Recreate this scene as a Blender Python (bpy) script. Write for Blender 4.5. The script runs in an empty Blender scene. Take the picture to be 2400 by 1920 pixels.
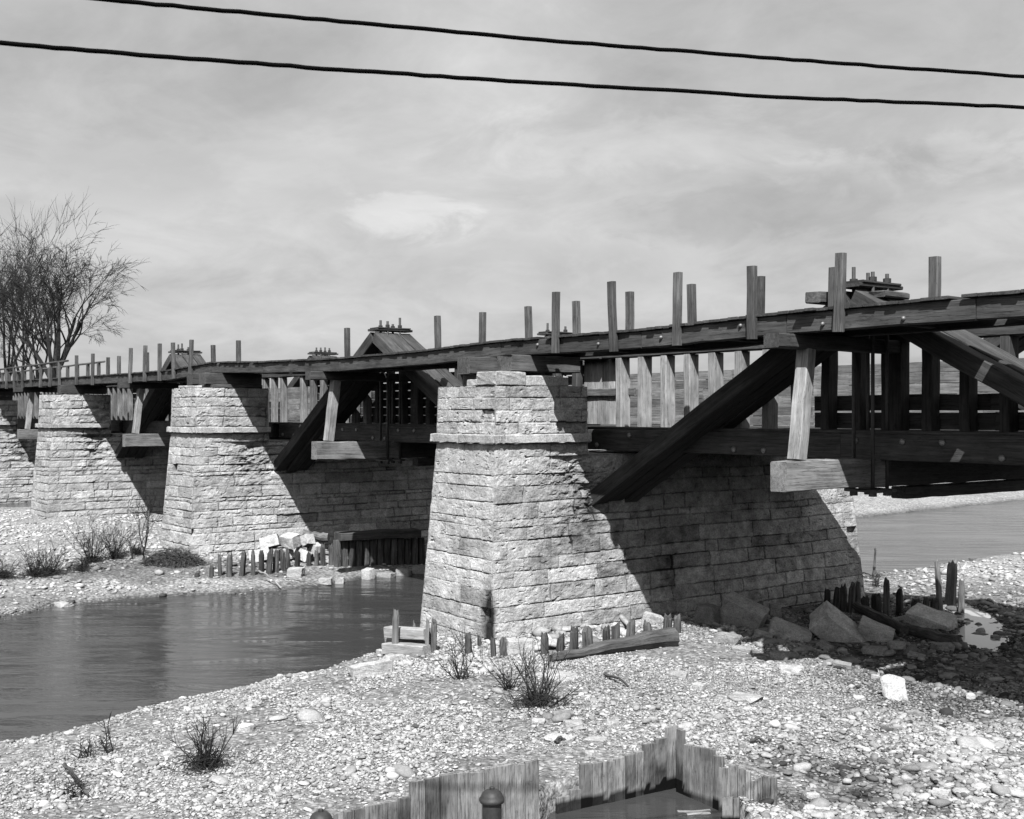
import bpy, bmesh, math, random
import numpy as np
from mathutils import Vector, Matrix, noise as mnoise
R = math.radians
random.seed(7); RNG = np.random.default_rng(7)
scene = bpy.context.scene
COL = scene.collection

# ------------------------------------------------------------------ frame
# X runs along the aqueduct, Y across it (away from the viewer), Z up (eye level = 0, everything is lifted at the end)
F = 2700.0; HX, HY = 1200.0, 970.0
TH = math.atan(2030/F); CS, SN = math.cos(TH), math.sin(TH)
ZW = -5.95                       # water level under eye level
LIFT = 6.0
def uw2xy(u, w): return (SN*u - CS*w, CS*u + SN*w)
def xy2uw(x, y): return (SN*x + CS*y, -CS*x + SN*y)
def pw(px, py, z):               # survey bearing on a level -> plan (u, w)
    w = F*z/(HY-py); return ((px-HX)/F*w, w)

# ------------------------------------------------------------------ noise
def vnoise2(x, y, seed):
    xi = np.floor(x).astype(np.int64); yi = np.floor(y).astype(np.int64)
    xf = x-xi; yf = y-yi
    def h(a, b):
        n = (a*374761393 + b*668265263 + seed*1442695041) & 0x7fffffff
        n = ((n ^ (n >> 13))*1274126177) & 0x7fffffff
        n = (n ^ (n >> 16)) & 0xffff
        return n/65535.0
    sx = xf*xf*(3-2*xf); sy = yf*yf*(3-2*yf)
    a = h(xi, yi); b = h(xi+1, yi); c = h(xi, yi+1); d = h(xi+1, yi+1)
    return (a+(b-a)*sx)*(1-sy) + (c+(d-c)*sx)*sy
def fbm(x, y, seed, oct=4):
    s = 0; a = .5; t = 0
    for i in range(oct):
        s = s + a*vnoise2(x, y, seed+i*17); t += a; x = x*2.03+3.1; y = y*2.03+1.7; a *= .5
    return s/t

# ------------------------------------------------------------------ mesh helper
class MB:
    def __init__(s): s.v = []; s.f = []; s.g = []; s.t = []; s.n = 0
    def add(s, V, Fc, G=None, tone=0.0):
        n = s.n; V = [tuple(p) for p in V]
        s.v += V; s.f += [tuple(i+n for i in f) for f in Fc]
        s.g += [tuple(p) for p in (G if G is not None else V)]
        s.t += (list(tone) if hasattr(tone, '__len__') else [tone]*len(V)); s.n += len(V)
    def build(s, name, mat, parent=None, smooth=False, origin=None):
        me = bpy.data.meshes.new(name)
        off = Vector((0, 0, 0))
        if parent is not None:
            p = parent
            while p is not None: off += p.location; p = p.parent
        if origin is not None: loc = Vector(origin) - off
        else: loc = Vector((0, 0, 0))
        sh = off + loc
        me.from_pydata([(a-sh.x, b-sh.y, c-sh.z) for a, b, c in s.v], [], s.f)
        at = me.attributes.new('gc', 'FLOAT_VECTOR', 'POINT'); at.data.foreach_set('vector', np.array(s.g, dtype=np.float32).ravel())
        at = me.attributes.new('tone', 'FLOAT', 'POINT'); at.data.foreach_set('value', np.array(s.t, dtype=np.float32))
        if smooth: me.polygons.foreach_set('use_smooth', [True]*len(me.polygons))
        me.materials.append(mat); me.update()
        o = bpy.data.objects.new(name, me); COL.objects.link(o)
        o.location = loc
        if parent is not None: o.parent = parent
        return o
def tag(o, label=None, cat=None, group=None, kind=None):
    if label: o['label'] = label
    if cat: o['category'] = cat
    if group: o['group'] = group
    if kind: o['kind'] = kind
    return o
def thing(name, loc, label, cat, group=None):
    o = bpy.data.objects.new(name, None); COL.objects.link(o); o.location = loc; o.empty_display_size = .2
    return tag(o, label, cat, group)

def timber(mb, p0, p1, w, h, up=(0, 0, 1), bev=.022, jit=.009, tone=None, seg=None, taper=1.0, rag0=0.0, rag1=0.0):
    """squared timber from p0 to p1: w across, h along up; worn arrises, slightly uneven faces"""
    p0 = Vector(p0); p1 = Vector(p1); d = p1-p0; L = d.length; d.normalize()
    upv = Vector(up); sd = d.cross(upv)
    if sd.length < 1e-4: sd = d.cross(Vector((0, 1, 0)))
    sd.normalize(); un = sd.cross(d).normalized()
    bev = min(bev, w*.25, h*.25)
    prof = [(-w/2, -h/2+bev), (-w/2, h/2-bev), (-w/2+bev, h/2), (w/2-bev, h/2), (w/2, h/2-bev), (w/2, -h/2+bev), (w/2-bev, -h/2), (-w/2+bev, -h/2)]
    n = seg or max(2, min(14, int(L/.45)))
    V = []; G = []; ro = [random.uniform(-40, 40) for _ in range(3)]
    t = tone if tone is not None else random.uniform(-1, 1)
    for i in range(n+1):
        a = i/n; k = 1+(taper-1)*a
        ox = random.uniform(-jit, jit); oy = random.uniform(-jit, jit)
        for (x, y) in prof:
            al = a*L
            if i == 0 and rag0: al += random.uniform(-rag0*.2, rag0)
            if i == n and rag1: al -= random.uniform(-rag1*.2, rag1)
            xx = x*k+ox+random.uniform(-jit, jit)*.5; yy = y*k+oy+random.uniform(-jit, jit)*.5
            V.append(p0 + d*al + sd*xx + un*yy); G.append((al+ro[0], xx+ro[1], yy+ro[2]))
    Fc = []
    for i in range(n):
        for j in range(8):
            a = i*8+j; b = i*8+(j+1) % 8
            Fc.append((a, b, b+8, a+8))
    Fc.append(tuple(range(7, -1, -1))); Fc.append(tuple(n*8+j for j in range(8)))
    mb.add(V, Fc, G, t)
def tbr(name, p0, p1, w, h, mat, parent, **k):
    mb = MB(); timber(mb, p0, p1, w, h, **k); return mb.build(name, mat, parent)
def tube(mb, pts, rads, sides=6, tone=0.0, cap=True):
    pts = [Vector(p) for p in pts]; n = len(pts); V = []; G = []; up = Vector((0.13, 0.21, 1)); al = 0
    for i, p in enumerate(pts):
        d = (pts[min(i+1, n-1)]-pts[max(i-1, 0)]).normalized()
        if i: al += (pts[i]-pts[i-1]).length
        s = d.cross(up)
        if s.length < .05: s = d.cross(Vector((1, 0, 0)))
        s.normalize(); t = s.cross(d)
        for k in range(sides):
            a = 2*math.pi*k/sides
            V.append(p+(s*math.cos(a)+t*math.sin(a))*rads[i]); G.append((al, math.cos(a)*rads[i], math.sin(a)*rads[i]))
    Fc = []
    for i in range(n-1):
        for k in range(sides):
            a = i*sides+k; b = i*sides+(k+1) % sides
            Fc.append((a, b, b+sides, a+sides))
    if cap: Fc.append(tuple(range(sides-1, -1, -1))); Fc.append(tuple((n-1)*sides+k for k in range(sides)))
    mb.add(V, Fc, G, tone)
def lathe(mb, c, prof, sides=20, tone=0.0):
    V = []; Fc = []
    for (r, z) in prof:
        for k in range(sides):
            a = 2*math.pi*k/sides; V.append((c[0]+r*math.cos(a), c[1]+r*math.sin(a), c[2]+z))
    for i in range(len(prof)-1):
        for k in range(sides):
            a = i*sides+k; b = i*sides+(k+1) % sides; Fc.append((a, b, b+sides, a+sides))
    Fc.append(tuple(range(sides-1, -1, -1))); Fc.append(tuple((len(prof)-1)*sides+k for k in range(sides)))
    mb.add(V, Fc, None, tone)

# ------------------------------------------------------------------ materials (a black-and-white world: all greys)
def newmat(name):
    m = bpy.data.materials.new(name); m.use_nodes = True
    nt = m.node_tree; nt.nodes.clear()
    o = nt.nodes.new('ShaderNodeOutputMaterial'); b = nt.nodes.new('ShaderNodeBsdfPrincipled')
    nt.links.new(b.outputs[0], o.inputs[0]); return m, nt, b
def nd(nt, t, **k):
    n = nt.nodes.new(t)
    for a, v in k.items(): setattr(n, a, v)
    return n
def mth(nt, op, a, b=None, clamp=False):
    n = nt.nodes.new('ShaderNodeMath'); n.operation = op; n.use_clamp = clamp
    for i, x in enumerate((a, b)):
        if x is None: continue
        if isinstance(x, (int, float)): n.inputs[i].default_value = x
        else: nt.links.new(x, n.inputs[i])
    return n.outputs[0]
def ramp(nt, x, stops):
    n = nt.nodes.new('ShaderNodeValToRGB'); cr = n.color_ramp
    while len(cr.elements) < len(stops): cr.elements.new(.5)
    for e, (p, v) in zip(cr.elements, stops): e.position = p; e.color = (v, v, v, 1)
    nt.links.new(x, n.inputs[0]); return n.outputs[0]
def noise(nt, vec, scale, detail=4, rough=.55, dist=0.0):
    n = nt.nodes.new('ShaderNodeTexNoise'); n.inputs['Scale'].default_value = scale; n.inputs['Detail'].default_value = detail
    n.inputs['Roughness'].default_value = rough; n.inputs['Distortion'].default_value = dist
    if vec is not None: nt.links.new(vec, n.inputs['Vector'])
    return n.outputs['Fac']
def mapping(nt, vec, sc):
    n = nt.nodes.new('ShaderNodeMapping'); n.inputs['Scale'].default_value = sc; nt.links.new(vec, n.inputs[0]); return n.outputs[0]
def bump(nt, h, strength, dist, bsdf, prev=None):
    n = nt.nodes.new('ShaderNodeBump'); n.inputs['Strength'].default_value = strength; n.inputs['Distance'].default_value = dist
    nt.links.new(h, n.inputs['Height'])
    if prev is not None: nt.links.new(prev, n.inputs['Normal'])
    nt.links.new(n.outputs[0], bsdf.inputs['Normal']); return n.outputs[0]
def attr(nt, name):
    n = nt.nodes.new('ShaderNodeAttribute'); n.attribute_name = name; return n
def wood(name, base, var=.45, crack=.5, rough=.85, bleach=0.0, tonek=.28, along=1.0):
    m, nt, b = newmat(name)
    g = attr(nt, 'gc').outputs['Vector']; t = attr(nt, 'tone').outputs['Fac']
    n1 = noise(nt, mapping(nt, g, (.9*along, 16, 16)), 1.0, 5, .6, .4)
    n2 = noise(nt, mapping(nt, g, (1.6*along, 60, 60)), 1.0, 3, .6)
    n3 = noise(nt, mapping(nt, g, (1.2, 2.2, 2.2)), 1.0, 4, .6)
    gr = ramp(nt, n1, [(.3, 1-var), (.7, 1+var)])
    lo = ramp(nt, n3, [(.32, .68), (.7, 1.3+bleach)])
    n5 = noise(nt, mapping(nt, g, (.45, 22, 22)), 1.0, 2, .5, .6); ck = mth(nt, 'MULTIPLY', ramp(nt, n2, [(.33, 1-crack), (.43, 1.0)]), ramp(nt, n5, [(.0, 1), (.485, 1.0), (.5, .35), (.515, 1.0), (1, 1)]))
    n6 = noise(nt, mapping(nt, g, (5, 9, 9)), 1.0, 6, .7); ck = mth(nt, 'MULTIPLY', ck, ramp(nt, n6, [(.27, .45), (.4, 1.0), (.72, 1.12)]))
    c = mth(nt, 'MULTIPLY', mth(nt, 'MULTIPLY', gr, lo), ck)
    tn = mth(nt, 'ADD', mth(nt, 'MULTIPLY', t, tonek), 1.0)
    c = mth(nt, 'MULTIPLY', mth(nt, 'MULTIPLY', c, tn), base)
    cb = nd(nt, 'ShaderNodeCombineColor')
    for i in range(3): nt.links.new(c, cb.inputs[i])
    nt.links.new(cb.outputs[0], b.inputs['Base Color'])
    b.inputs['Roughness'].default_value = rough; b.inputs['Specular IOR Level'].default_value = .25
    h = mth(nt, 'ADD', mth(nt, 'MULTIPLY', n1, .6), mth(nt, 'MULTIPLY', ck, .5))
    bump(nt, h, .7, .012, b); return m
def stone(name, base, scale=1.0, var=.5, bstr=.6, bdist=.02, tonek=.3, rough=.92, dirt=.35):
    m, nt, b = newmat(name)
    g = attr(nt, 'gc').outputs['Vector']; t = attr(nt, 'tone').outputs['Fac']
    n1 = noise(nt, g, 2.2*scale, 6, .65); n2 = noise(nt, g, 22*scale, 5, .7); n3 = noise(nt, mapping(nt, g, (4, 4, 9)), scale, 4, .6)
    c = mth(nt, 'MULTIPLY', ramp(nt, n1, [(.3, 1-dirt), (.62, 1.1)]), ramp(nt, n2, [(.28, 1-var), (.6, 1.12)]))
    n4 = noise(nt, mapping(nt, g, (9, 9, 20)), scale, 5, .7)
    c = mth(nt, 'MULTIPLY', c, ramp(nt, n3, [(.3, .82), (.6, 1.06)]))
    c = mth(nt, 'MULTIPLY', c, ramp(nt, n4, [(.30, .6), (.42, .95), (.7, 1.08)]))
    tn = mth(nt, 'MAXIMUM', mth(nt, 'ADD', mth(nt, 'MULTIPLY', t, tonek), 1.0), .05)
    c = mth(nt, 'MULTIPLY', mth(nt, 'MULTIPLY', c, tn), base)
    cb = nd(nt, 'ShaderNodeCombineColor')
    for i in range(3): nt.links.new(c, cb.inputs[i])
    nt.links.new(cb.outputs[0], b.inputs['Base Color'])
    b.inputs['Roughness'].default_value = rough; b.inputs['Specular IOR Level'].default_value = .2
    bump(nt, mth(nt, 'ADD', mth(nt, 'ADD', n2, n4), mth(nt, 'MULTIPLY', n3, .6)), bstr, bdist, b); return m
def plain(name, base, rough=.6, metal=0.0, var=.3, sc=14):
    m, nt, b = newmat(name)
    tc = nd(nt, 'ShaderNodeTexCoord').outputs['Object']
    n1 = noise(nt, tc, sc, 5, .65)
    c = mth(nt, 'MULTIPLY', ramp(nt, n1, [(.3, 1-var), (.7, 1+var)]), base)
    cb = nd(nt, 'ShaderNodeCombineColor')
    for i in range(3): nt.links.new(c, cb.inputs[i])
    nt.links.new(cb.outputs[0], b.inputs['Base Color']); b.inputs['Roughness'].default_value = rough; b.inputs['Metallic'].default_value = metal
    bump(nt, n1, .3, .01, b); return m
M = {}
M['dark'] = wood('dark_weathered_and_shaded_timber', .072, .4, .55, tonek=.25)  # weathered wood; also paints shade on some wall posts and the needle beam
M['post'] = wood('grey_post_timber', .1, .4, .5, tonek=.3)
M['pale'] = wood('pale_bleached_timber', .32, .3, .45, bleach=.1, tonek=.2)
M['mid'] = wood('mid_grey_timber', .2, .4, .5, tonek=.3)
M['brace'] = wood('brace_timber', .07, .4, .5, tonek=.25)
M['plank'] = wood('sawn_sheet_plank', .235, .35, .5, tonek=.3, along=2.6)
M['rot'] = wood('rotten_pile_timber', .1, .6, .7, tonek=.45)
M['lime'] = stone('pale_limestone_masonry', .53, 1.0)
M['rock'] = stone('boulder_stone', .46, 1.4, tonek=.4)
M['pebble'] = stone('river_pebbles', .41, 3.0, var=.35, bstr=.35, bdist=.01, tonek=.4, dirt=.2)
M['iron'] = plain('rusty_iron', .05, .6, .3)
M['bolt'] = plain('worn_bolt_iron', .22, .5, .4)
M['wire'] = plain('black_wire', .006, 1.0)
M['wire'].node_tree.nodes['Principled BSDF'].inputs['Specular IOR Level'].default_value = 0
M['bark'] = plain('bark', .03, .95)
M['twig'] = plain('twig_bark', .025, .95)
M['brush'] = plain('dead_brush', .07, .9)

# ------------------------------------------------------------------ ground
def edge(pts): return [pw(x, y, ZW) for x, y in pts]
near = edge([(935, 1508), (900, 1535), (810, 1562), (720, 1588), (640, 1604), (560, 1628), (450, 1643), (330, 1668), (220, 1702), (100, 1735), (0, 1748)])
near += [(-11.5, 17), (-20, 8), (-60, -25)]
far_ = [(-100, -15), (-40, 14), (-20, 29.8)] + edge([(0, 1446), (95, 1432), (125, 1418), (210, 1414), (330, 1403), (470, 1396), (600, 1389), (720, 1380), (790, 1368), (870, 1355), (1000, 1340)])
far_ += edge([(1400, 1285), (1996, 1216), (2190, 1195), (2400, 1172)]) + [(75, 112), (200, 215), (500, 450)]
nr2 = [(500, 380), (200, 160), (60, 64)] + edge([(2400, 1300), (2330, 1304), (2250, 1318), (2150, 1333), (2060, 1345), (2010, 1355)])
pl = [xy2uw(-26.0, 31.6), xy2uw(-26.4, 26.0), xy2uw(-26.5, 17.0)]
CH1 = np.array(far_ + nr2 + pl + near)
CH2 = np.array([(-70, 43), (-30.4, 68.0), (-26, 70.5), (10, 98), (60, 135), (55, 142), (6, 106), (-34, 77.5), (-76, 50)])
PUD = np.array(edge([(2226, 1418), (2262, 1416), (2310, 1440), (2362, 1484), (2338, 1528), (2280, 1516), (2246, 1500), (2256, 1470)]))
MUD = np.array([pw(x, y, ZW) for x, y in [(1930, 1838), (1990, 1830), (2075, 1880), (2090, 1925), (1960, 1935), (1920, 1890)]])
VC = pw(1574, 1848, ZW); VL = pw(1300, 1908, ZW); VR = pw(1700, 1905, ZW)
POOL = np.array([VC, VR, (3.3, 14.0), (1.5, 12.0), (-.3, 14.3), VL])
def sdist(P, u, w):
    """signed distance, negative inside"""
    best = np.full(u.shape, 1e9); ins = np.zeros(u.shape, bool); n = len(P)
    for i in range(n):
        ax, ay = P[i]; bx, by = P[(i+1) % n]; dx, dy = bx-ax, by-ay
        t = np.clip(((u-ax)*dx+(w-ay)*dy)/(dx*dx+dy*dy+1e-12), 0, 1)
        best = np.minimum(best, np.hypot(u-ax-t*dx, w-ay-t*dy))
        c = ((ay > w) != (by > w)); xs = dx*(w-ay)/(dy if abs(dy) > 1e-9 else 1e-9)+ax
        ins ^= (c & (u < xs))
    return np.where(ins, -best, best)
def sstep(a, b, x): t = np.clip((x-a)/(b-a), 0, 1); return t*t*(3-2*t)
def gh(u, w, fine=True):
    u = np.asarray(u, float); w = np.asarray(w, float)
    wob = (fbm(u*.5, w*.5, 5, 3)-.5)*1.0
    d1 = sdist(CH1, u, w)+wob*.7
    x = SN*u-CS*w; y = CS*u+SN*w
    rise = np.where(d1 < 0, np.maximum(d1*.22, -1.2), .32*(1-np.exp(-np.maximum(d1, 0)*.42))+.05*np.minimum(np.maximum(d1, 0)/.3, 1))
    # far side of the stream stands a little higher, with a low bank
    side = sstep(2.0, 9.0, d1)*sstep(-27, -30, x)
    rise = rise+.2*side
    # shingle bar in front of the near pier, low wet ground right of it
    bar = np.exp(-(((u+.5)/6.0)**2+((w-24)/5.5)**2))*.22
    low = sstep(4.5, 9, u)*sstep(18, 22.5, w)*sstep(45, 38, w)
    rise = np.where(d1 > 0, rise*(1-.8*low)+bar*(1-low), rise)
    d2 = sdist(CH2, u, w)+wob*.6
    rise = np.where(d2 < 2.5, np.minimum(rise, np.where(d2 < 0, np.maximum(d2*.25, -1), d2*.14)), rise)
    dp = sdist(PUD, u, w)+wob*.16
    rise = np.where(dp < .8, np.minimum(rise, dp*.12), rise)
    dm = sdist(MUD, u, w)+wob*.2
    km = .85*sstep(2.2, -.3, dm); rise = np.where(d1 > 0, rise*(1-km)+.05*km, rise)
    dq = sdist(POOL, u, w)
    rise = np.where(dq < .12, np.minimum(rise, np.clip(-.5+np.maximum(dq, 0)*8, -.5, .4)), rise)
    if fine:
        rise = rise+(fbm(u*1.1, w*1.1, 9, 3)-.5)*.09+(fbm(u*4, w*4, 19, 2)-.5)*.035
    # land lifts slowly far away
    rise = rise+sstep(60, 200, np.hypot(u, w))*0.6*np.where(d1 > 1, 1, 0)
    return ZW+rise
def g1(u, w): return float(gh(np.array([u]), np.array([w]))[0])
def pg(px, py):                   # where a sight line meets the ground -> (x, y, z, w)
    z = ZW+.2
    for _ in range(14):
        u, w = pw(px, py, z); z = .5*z+.5*g1(u, w)
    x, y = uw2xy(u, w); return x, y, z, w

def axis(parts):
    a = []
    for lo, hi, st in parts: a += list(np.arange(lo, hi, st))
    return np.array(a)
geo = [50*1.28**i for i in range(1, 18)]
us = np.concatenate([[-g for g in geo[::-1]], axis([(-50, -20, .8), (-20, 24, .16), (24, 50, .6)]), geo])
ws = np.concatenate([[-g for g in geo[::-1]][-9:], axis([(-50, 8, 3), (8, 13, .5), (13, 48, .16), (48, 90, .6), (90, 200, 4)]), [200*1.28**i for i in range(0, 13)]])
U, W = np.meshgrid(us, ws)
Z = gh(U, W)
def grid_mesh(name, X, Y, Zz, mat, tone=None, smooth=True):
    r, c = X.shape; me = bpy.data.meshes.new(name)
    V = np.stack([X, Y, Zz], -1).reshape(-1, 3).astype(np.float32)
    i = np.arange((r-1)*(c-1)); a = (i//(c-1))*c+i % (c-1)
    Fq = np.stack([a, a+1, a+c+1, a+c], -1).astype(np.int32)
    me.vertices.add(len(V)); me.vertices.foreach_set('co', V.ravel())
    me.loops.add(Fq.size); me.loops.foreach_set('vertex_index', Fq.ravel())
    me.polygons.add(len(Fq)); me.polygons.foreach_set('loop_start', np.arange(0, Fq.size, 4, dtype=np.int32)); me.polygons.foreach_set('loop_total', np.full(len(Fq), 4, np.int32))
    me.update(calc_edges=True); me.validate()
    at = me.attributes.new('gc', 'FLOAT_VECTOR', 'POINT'); at.data.foreach_set('vector', V.ravel())
    at = me.attributes.new('tone', 'FLOAT', 'POINT'); at.data.foreach_set('value', (tone if tone is not None else np.zeros(r*c)).astype(np.float32).ravel())
    me.polygons.foreach_set('use_smooth', np.full(len(Fq), smooth))
    me.materials.append(mat); o = bpy.data.objects.new(name, me); COL.objects.link(o); return o
def gravel_mat():
    m, nt, b = newmat('shingle_ground')
    g = attr(nt, 'gc').outputs['Vector']; t = attr(nt, 'tone').outputs['Fac']
    def vor(s, rnd=1.0):
        v = nd(nt, 'ShaderNodeTexVoronoi'); v.inputs['Scale'].default_value = s; nt.links.new(g, v.inputs['Vector']); return v
    v1 = vor(9); v2 = vor(22)
    sp = nd(nt, 'ShaderNodeSeparateColor'); nt.links.new(v1.outputs['Color'], sp.inputs[0])
    sp2 = nd(nt, 'ShaderNodeSeparateColor'); nt.links.new(v2.outputs['Color'], sp2.inputs[0])
    n1 = noise(nt, g, .35, 5, .6); n2 = noise(nt, g, 40, 3, .7)
    c = mth(nt, 'MULTIPLY', ramp(nt, sp.outputs[0], [(.0, .6), (1, 1.25)]), ramp(nt, sp2.outputs[1], [(0, .65), (1, 1.2)]))
    c = mth(nt, 'MULTIPLY', c, ramp(nt, v1.outputs['Distance'], [(.25, 1.0), (.75, .55)]))
    c = mth(nt, 'MULTIPLY', c, ramp(nt, n1, [(.3, .8), (.65, 1.12)]))
    tn = mth(nt, 'MAXIMUM', mth(nt, 'ADD', t, 1.0), .05)
    c = mth(nt, 'MULTIPLY', mth(nt, 'MULTIPLY', c, tn), .38)
    cb = nd(nt, 'ShaderNodeCombineColor')
    for i in range(3): nt.links.new(c, cb.inputs[i])
    nt.links.new(cb.outputs[0], b.inputs['Base Color']); b.inputs['Roughness'].default_value = .9; b.inputs['Specular IOR Level'].default_value = .2
    h = mth(nt, 'SUBTRACT', mth(nt, 'MULTIPLY', n2, .2), mth(nt, 'ADD', v1.outputs['Distance'], mth(nt, 'MULTIPLY', v2.outputs['Distance'], .5)))
    bump(nt, h, .9, .05, b); return m
M['gravel'] = gravel_mat()
def wet(u, w, z):
    """tone: damp near the water line, dark silt patches, some bridge shadow at the right"""
    hgt = z-ZW
    t = -.55*sstep(.11, .02, hgt)
    t = t-.5*sstep(2.0, .2, sdist(MUD, u, w))*sstep(.38, .5, fbm(u*1.5, w*1.5, 77, 3))
    soil = np.exp(-(((u+13.5)/5.5)**2+((w-41)/2.6)**2))+np.exp(-(((u+9.6)/1.8)**2+((w-42)/1.4)**2))
    t = t-.6*sstep(.35, .75, soil+(fbm(u*.9, w*.9, 31, 3)-.5)*.7)
    lowr = sstep(5.0, 8.5, u)*sstep(19.5, 22.5, w+(fbm(u*.6, w*.6, 41, 3)-.5)*3)*sstep(35, 31, w)
    t = t-.38*lowr  # damp low cobbles, with the bridge shadow carried further in the tone
    t = t-.12*sstep(.5, .68, fbm(u*.4, w*.4, 55, 4))
    t = t+.34*sstep(34, 40, w)*sstep(.1, .2, hgt)
    return np.maximum(t, -.85)
XG, YG = uw2xy(U, W)
ground = grid_mesh('ground', XG, YG, Z, M['gravel'], wet(U, W, Z)); tag(ground, kind='structure')

# ------------------------------------------------------------------ water
def water_mat():
    m, nt, b = newmat('river_water')
    tc = nd(nt, 'ShaderNodeTexCoord').outputs['Object']
    rot = nd(nt, 'ShaderNodeMapping'); rot0 = nd(nt, 'ShaderNodeMapping'); rot0.inputs['Rotation'].default_value = (0, 0, R(-53)); nt.links.new(tc, rot0.inputs[0]); rot.inputs['Scale'].default_value = (.45, 1.5, 1); nt.links.new(rot0.outputs[0], rot.inputs[0])
    a = noise(nt, rot.outputs[0], .75, 5, .6, .6); c = noise(nt, rot.outputs[0], .22, 3, .5, .8)
    b.inputs['Base Color'].default_value = (.055, .055, .055, 1)
    b.inputs['Roughness'].default_value = .1; b.inputs['IOR'].default_value = 1.33
    h = mth(nt, 'MULTIPLY', a, ramp(nt, c, [(.35, .15), (.65, 1.4)]))
    bump(nt, h, .6, .13, b); return m
M['water'] = water_mat()
mb = MB(); mb.add([(-900, -400, ZW), (700, -400, ZW), (700, 900, ZW), (-900, 900, ZW)], [(0, 1, 2, 3)])
water = mb.build('water', M['water']); tag(water, kind='structure')

pm, pnt, pb = newmat('silt_and_sky_puddle'); pb.inputs['Base Color'].default_value = (.42, .42, .42, 1); pb.inputs['Roughness'].default_value = .06; pb.inputs['IOR'].default_value = 1.33  # pale base colour: light silt, with bright sky reflection painted in
mb = MB(); cu, cw = PUD.mean(0); V = [(*uw2xy(a+(a-cu)*.15, b+(b-cw)*.15), ZW+.006) for a, b in PUD]; mb.add(V, [tuple(range(len(V)))]); tag(mb.build('puddle', pm), kind='structure')

# ------------------------------------------------------------------ river stones (stuff)
def ico(sub):
    bm = bmesh.new(); bmesh.ops.create_icosphere(bm, subdivisions=sub, radius=1)
    v = np.array([p.co[:] for p in bm.verts]); f = np.array([[q.index for q in p.verts] for p in bm.faces]); bm.free(); return v, f
def stones(name, u, w, size, sub, seed, tone, sink=.25):
    rg = np.random.default_rng(seed); v0, f0 = ico(sub); nv = len(v0); n = len(u)
    var = []
    for k in range(12):
        d = v0*(1+.0); q = rg.normal(size=(5, 3)); q /= np.linalg.norm(q, axis=1)[:, None]
        for a in q:                                # flats cut off the pebble
            s = d@a; lim = rg.uniform(.55, .9); d = d-np.maximum(s-lim, 0)[:, None]*a*.85
        d = d+rg.normal(size=d.shape)*.06
        var.append(d)
    var = np.array(var); vi = rg.integers(0, 12, n)
    ax = np.stack([rg.uniform(.85, 1.45, n), rg.uniform(.65, 1.05, n), rg.uniform(.3, .62, n)], -1)*size[:, None]*.5
    P = var[vi]*ax[:, None, :]
    ty = rg.normal(size=n)*.22; c, s = np.cos(ty), np.sin(ty)
    P = np.stack([P[..., 0]*c[:, None]+P[..., 2]*s[:, None], P[..., 1], -P[..., 0]*s[:, None]+P[..., 2]*c[:, None]], -1)
    rz = rg.uniform(0, 6.283, n); c, s = np.cos(rz), np.sin(rz)
    P = np.stack([P[..., 0]*c[:, None]-P[..., 1]*s[:, None], P[..., 0]*s[:, None]+P[..., 1]*c[:, None], P[..., 2]], -1)
    x, y = uw2xy(u, w); z = gh(u, w)+ax[:, 2]*(1-2*sink)*rg.uniform(.4, 1.2, n)
    C = np.stack([x, y, z], -1); P = P+C[:, None, :]
    V = P.reshape(-1, 3).astype(np.float32); Fq = (f0[None]+(np.arange(n)*nv)[:, None, None]).reshape(-1, 3).astype(np.int32)
    me = bpy.data.meshes.new(name); me.vertices.add(len(V)); me.vertices.foreach_set('co', V.ravel())
    me.loops.add(Fq.size); me.loops.foreach_set('vertex_index', Fq.ravel())
    me.polygons.add(len(Fq)); me.polygons.foreach_set('loop_start', np.arange(0, Fq.size, 3, dtype=np.int32)); me.polygons.foreach_set('loop_total', np.full(len(Fq), 3, np.int32))
    me.update(calc_edges=True)
    at = me.attributes.new('gc', 'FLOAT_VECTOR', 'POINT'); at.data.foreach_set('vector', V.ravel())
    at = me.attributes.new('tone', 'FLOAT', 'POINT'); at.data.foreach_set('value', np.repeat(tone, nv).astype(np.float32))
    me.polygons.foreach_set('use_smooth', np.full(len(Fq), True))
    me.materials.append(M['pebble']); o = bpy.data.objects.new(name, me); COL.objects.link(o)
    return tag(o, kind='stuff')
def scatter(n, wlo, whi, smed, sig, seed, pw_=1.0, margin=.56):
    rg = np.random.default_rng(seed)
    w = wlo+(whi-wlo)*rg.uniform(0, 1, n)**pw_; u = rg.uniform(-1, 1, n)*w*margin
    z = gh(u, w); sz = np.exp(rg.normal(size=n)*sig)*smed
    sz = sz*(1+.6*sstep(1.5, 7, u)*sstep(24, 18, w))*(.55+.9*fbm(u*.5, w*.5, 63, 3))
    dens = fbm(u*.45+9, w*.45, 71, 4)
    k = (z > ZW-.03) & (sdist(POOL, u, w) > .15) & (rg.uniform(0, 1, n) < .12+1.6*sstep(.36, .58, dens))
    t = rg.normal(size=n)*.7+.0; t = t+wet(u, w, z)*2.2
    u, w, sz, t = u[k], w[k], np.clip(sz, .03, .5)[k], np.clip(t, -2.2, 1.5)[k]; return u, w, sz, t
u, w, sz, t = scatter(11000, 12.5, 22.5, .07, .45, 1, .9); stones('shingle_stones', u, w, sz, 2, 11, t)
u, w, sz, t = scatter(135000, 12.5, 26, .044, .38, 4, .95); stones('shingle_stones', u, w, sz, 1, 14, t, .05)
u, w, sz, t = scatter(60000, 24, 36, .062, .45, 2, .85); stones('shingle_stones', u, w, sz, 1, 12, t)
u, w, sz, t = scatter(24000, 35, 64, .13, .4, 3, .85); stones('shingle_stones', u, w, sz, 1, 13, t)

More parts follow.
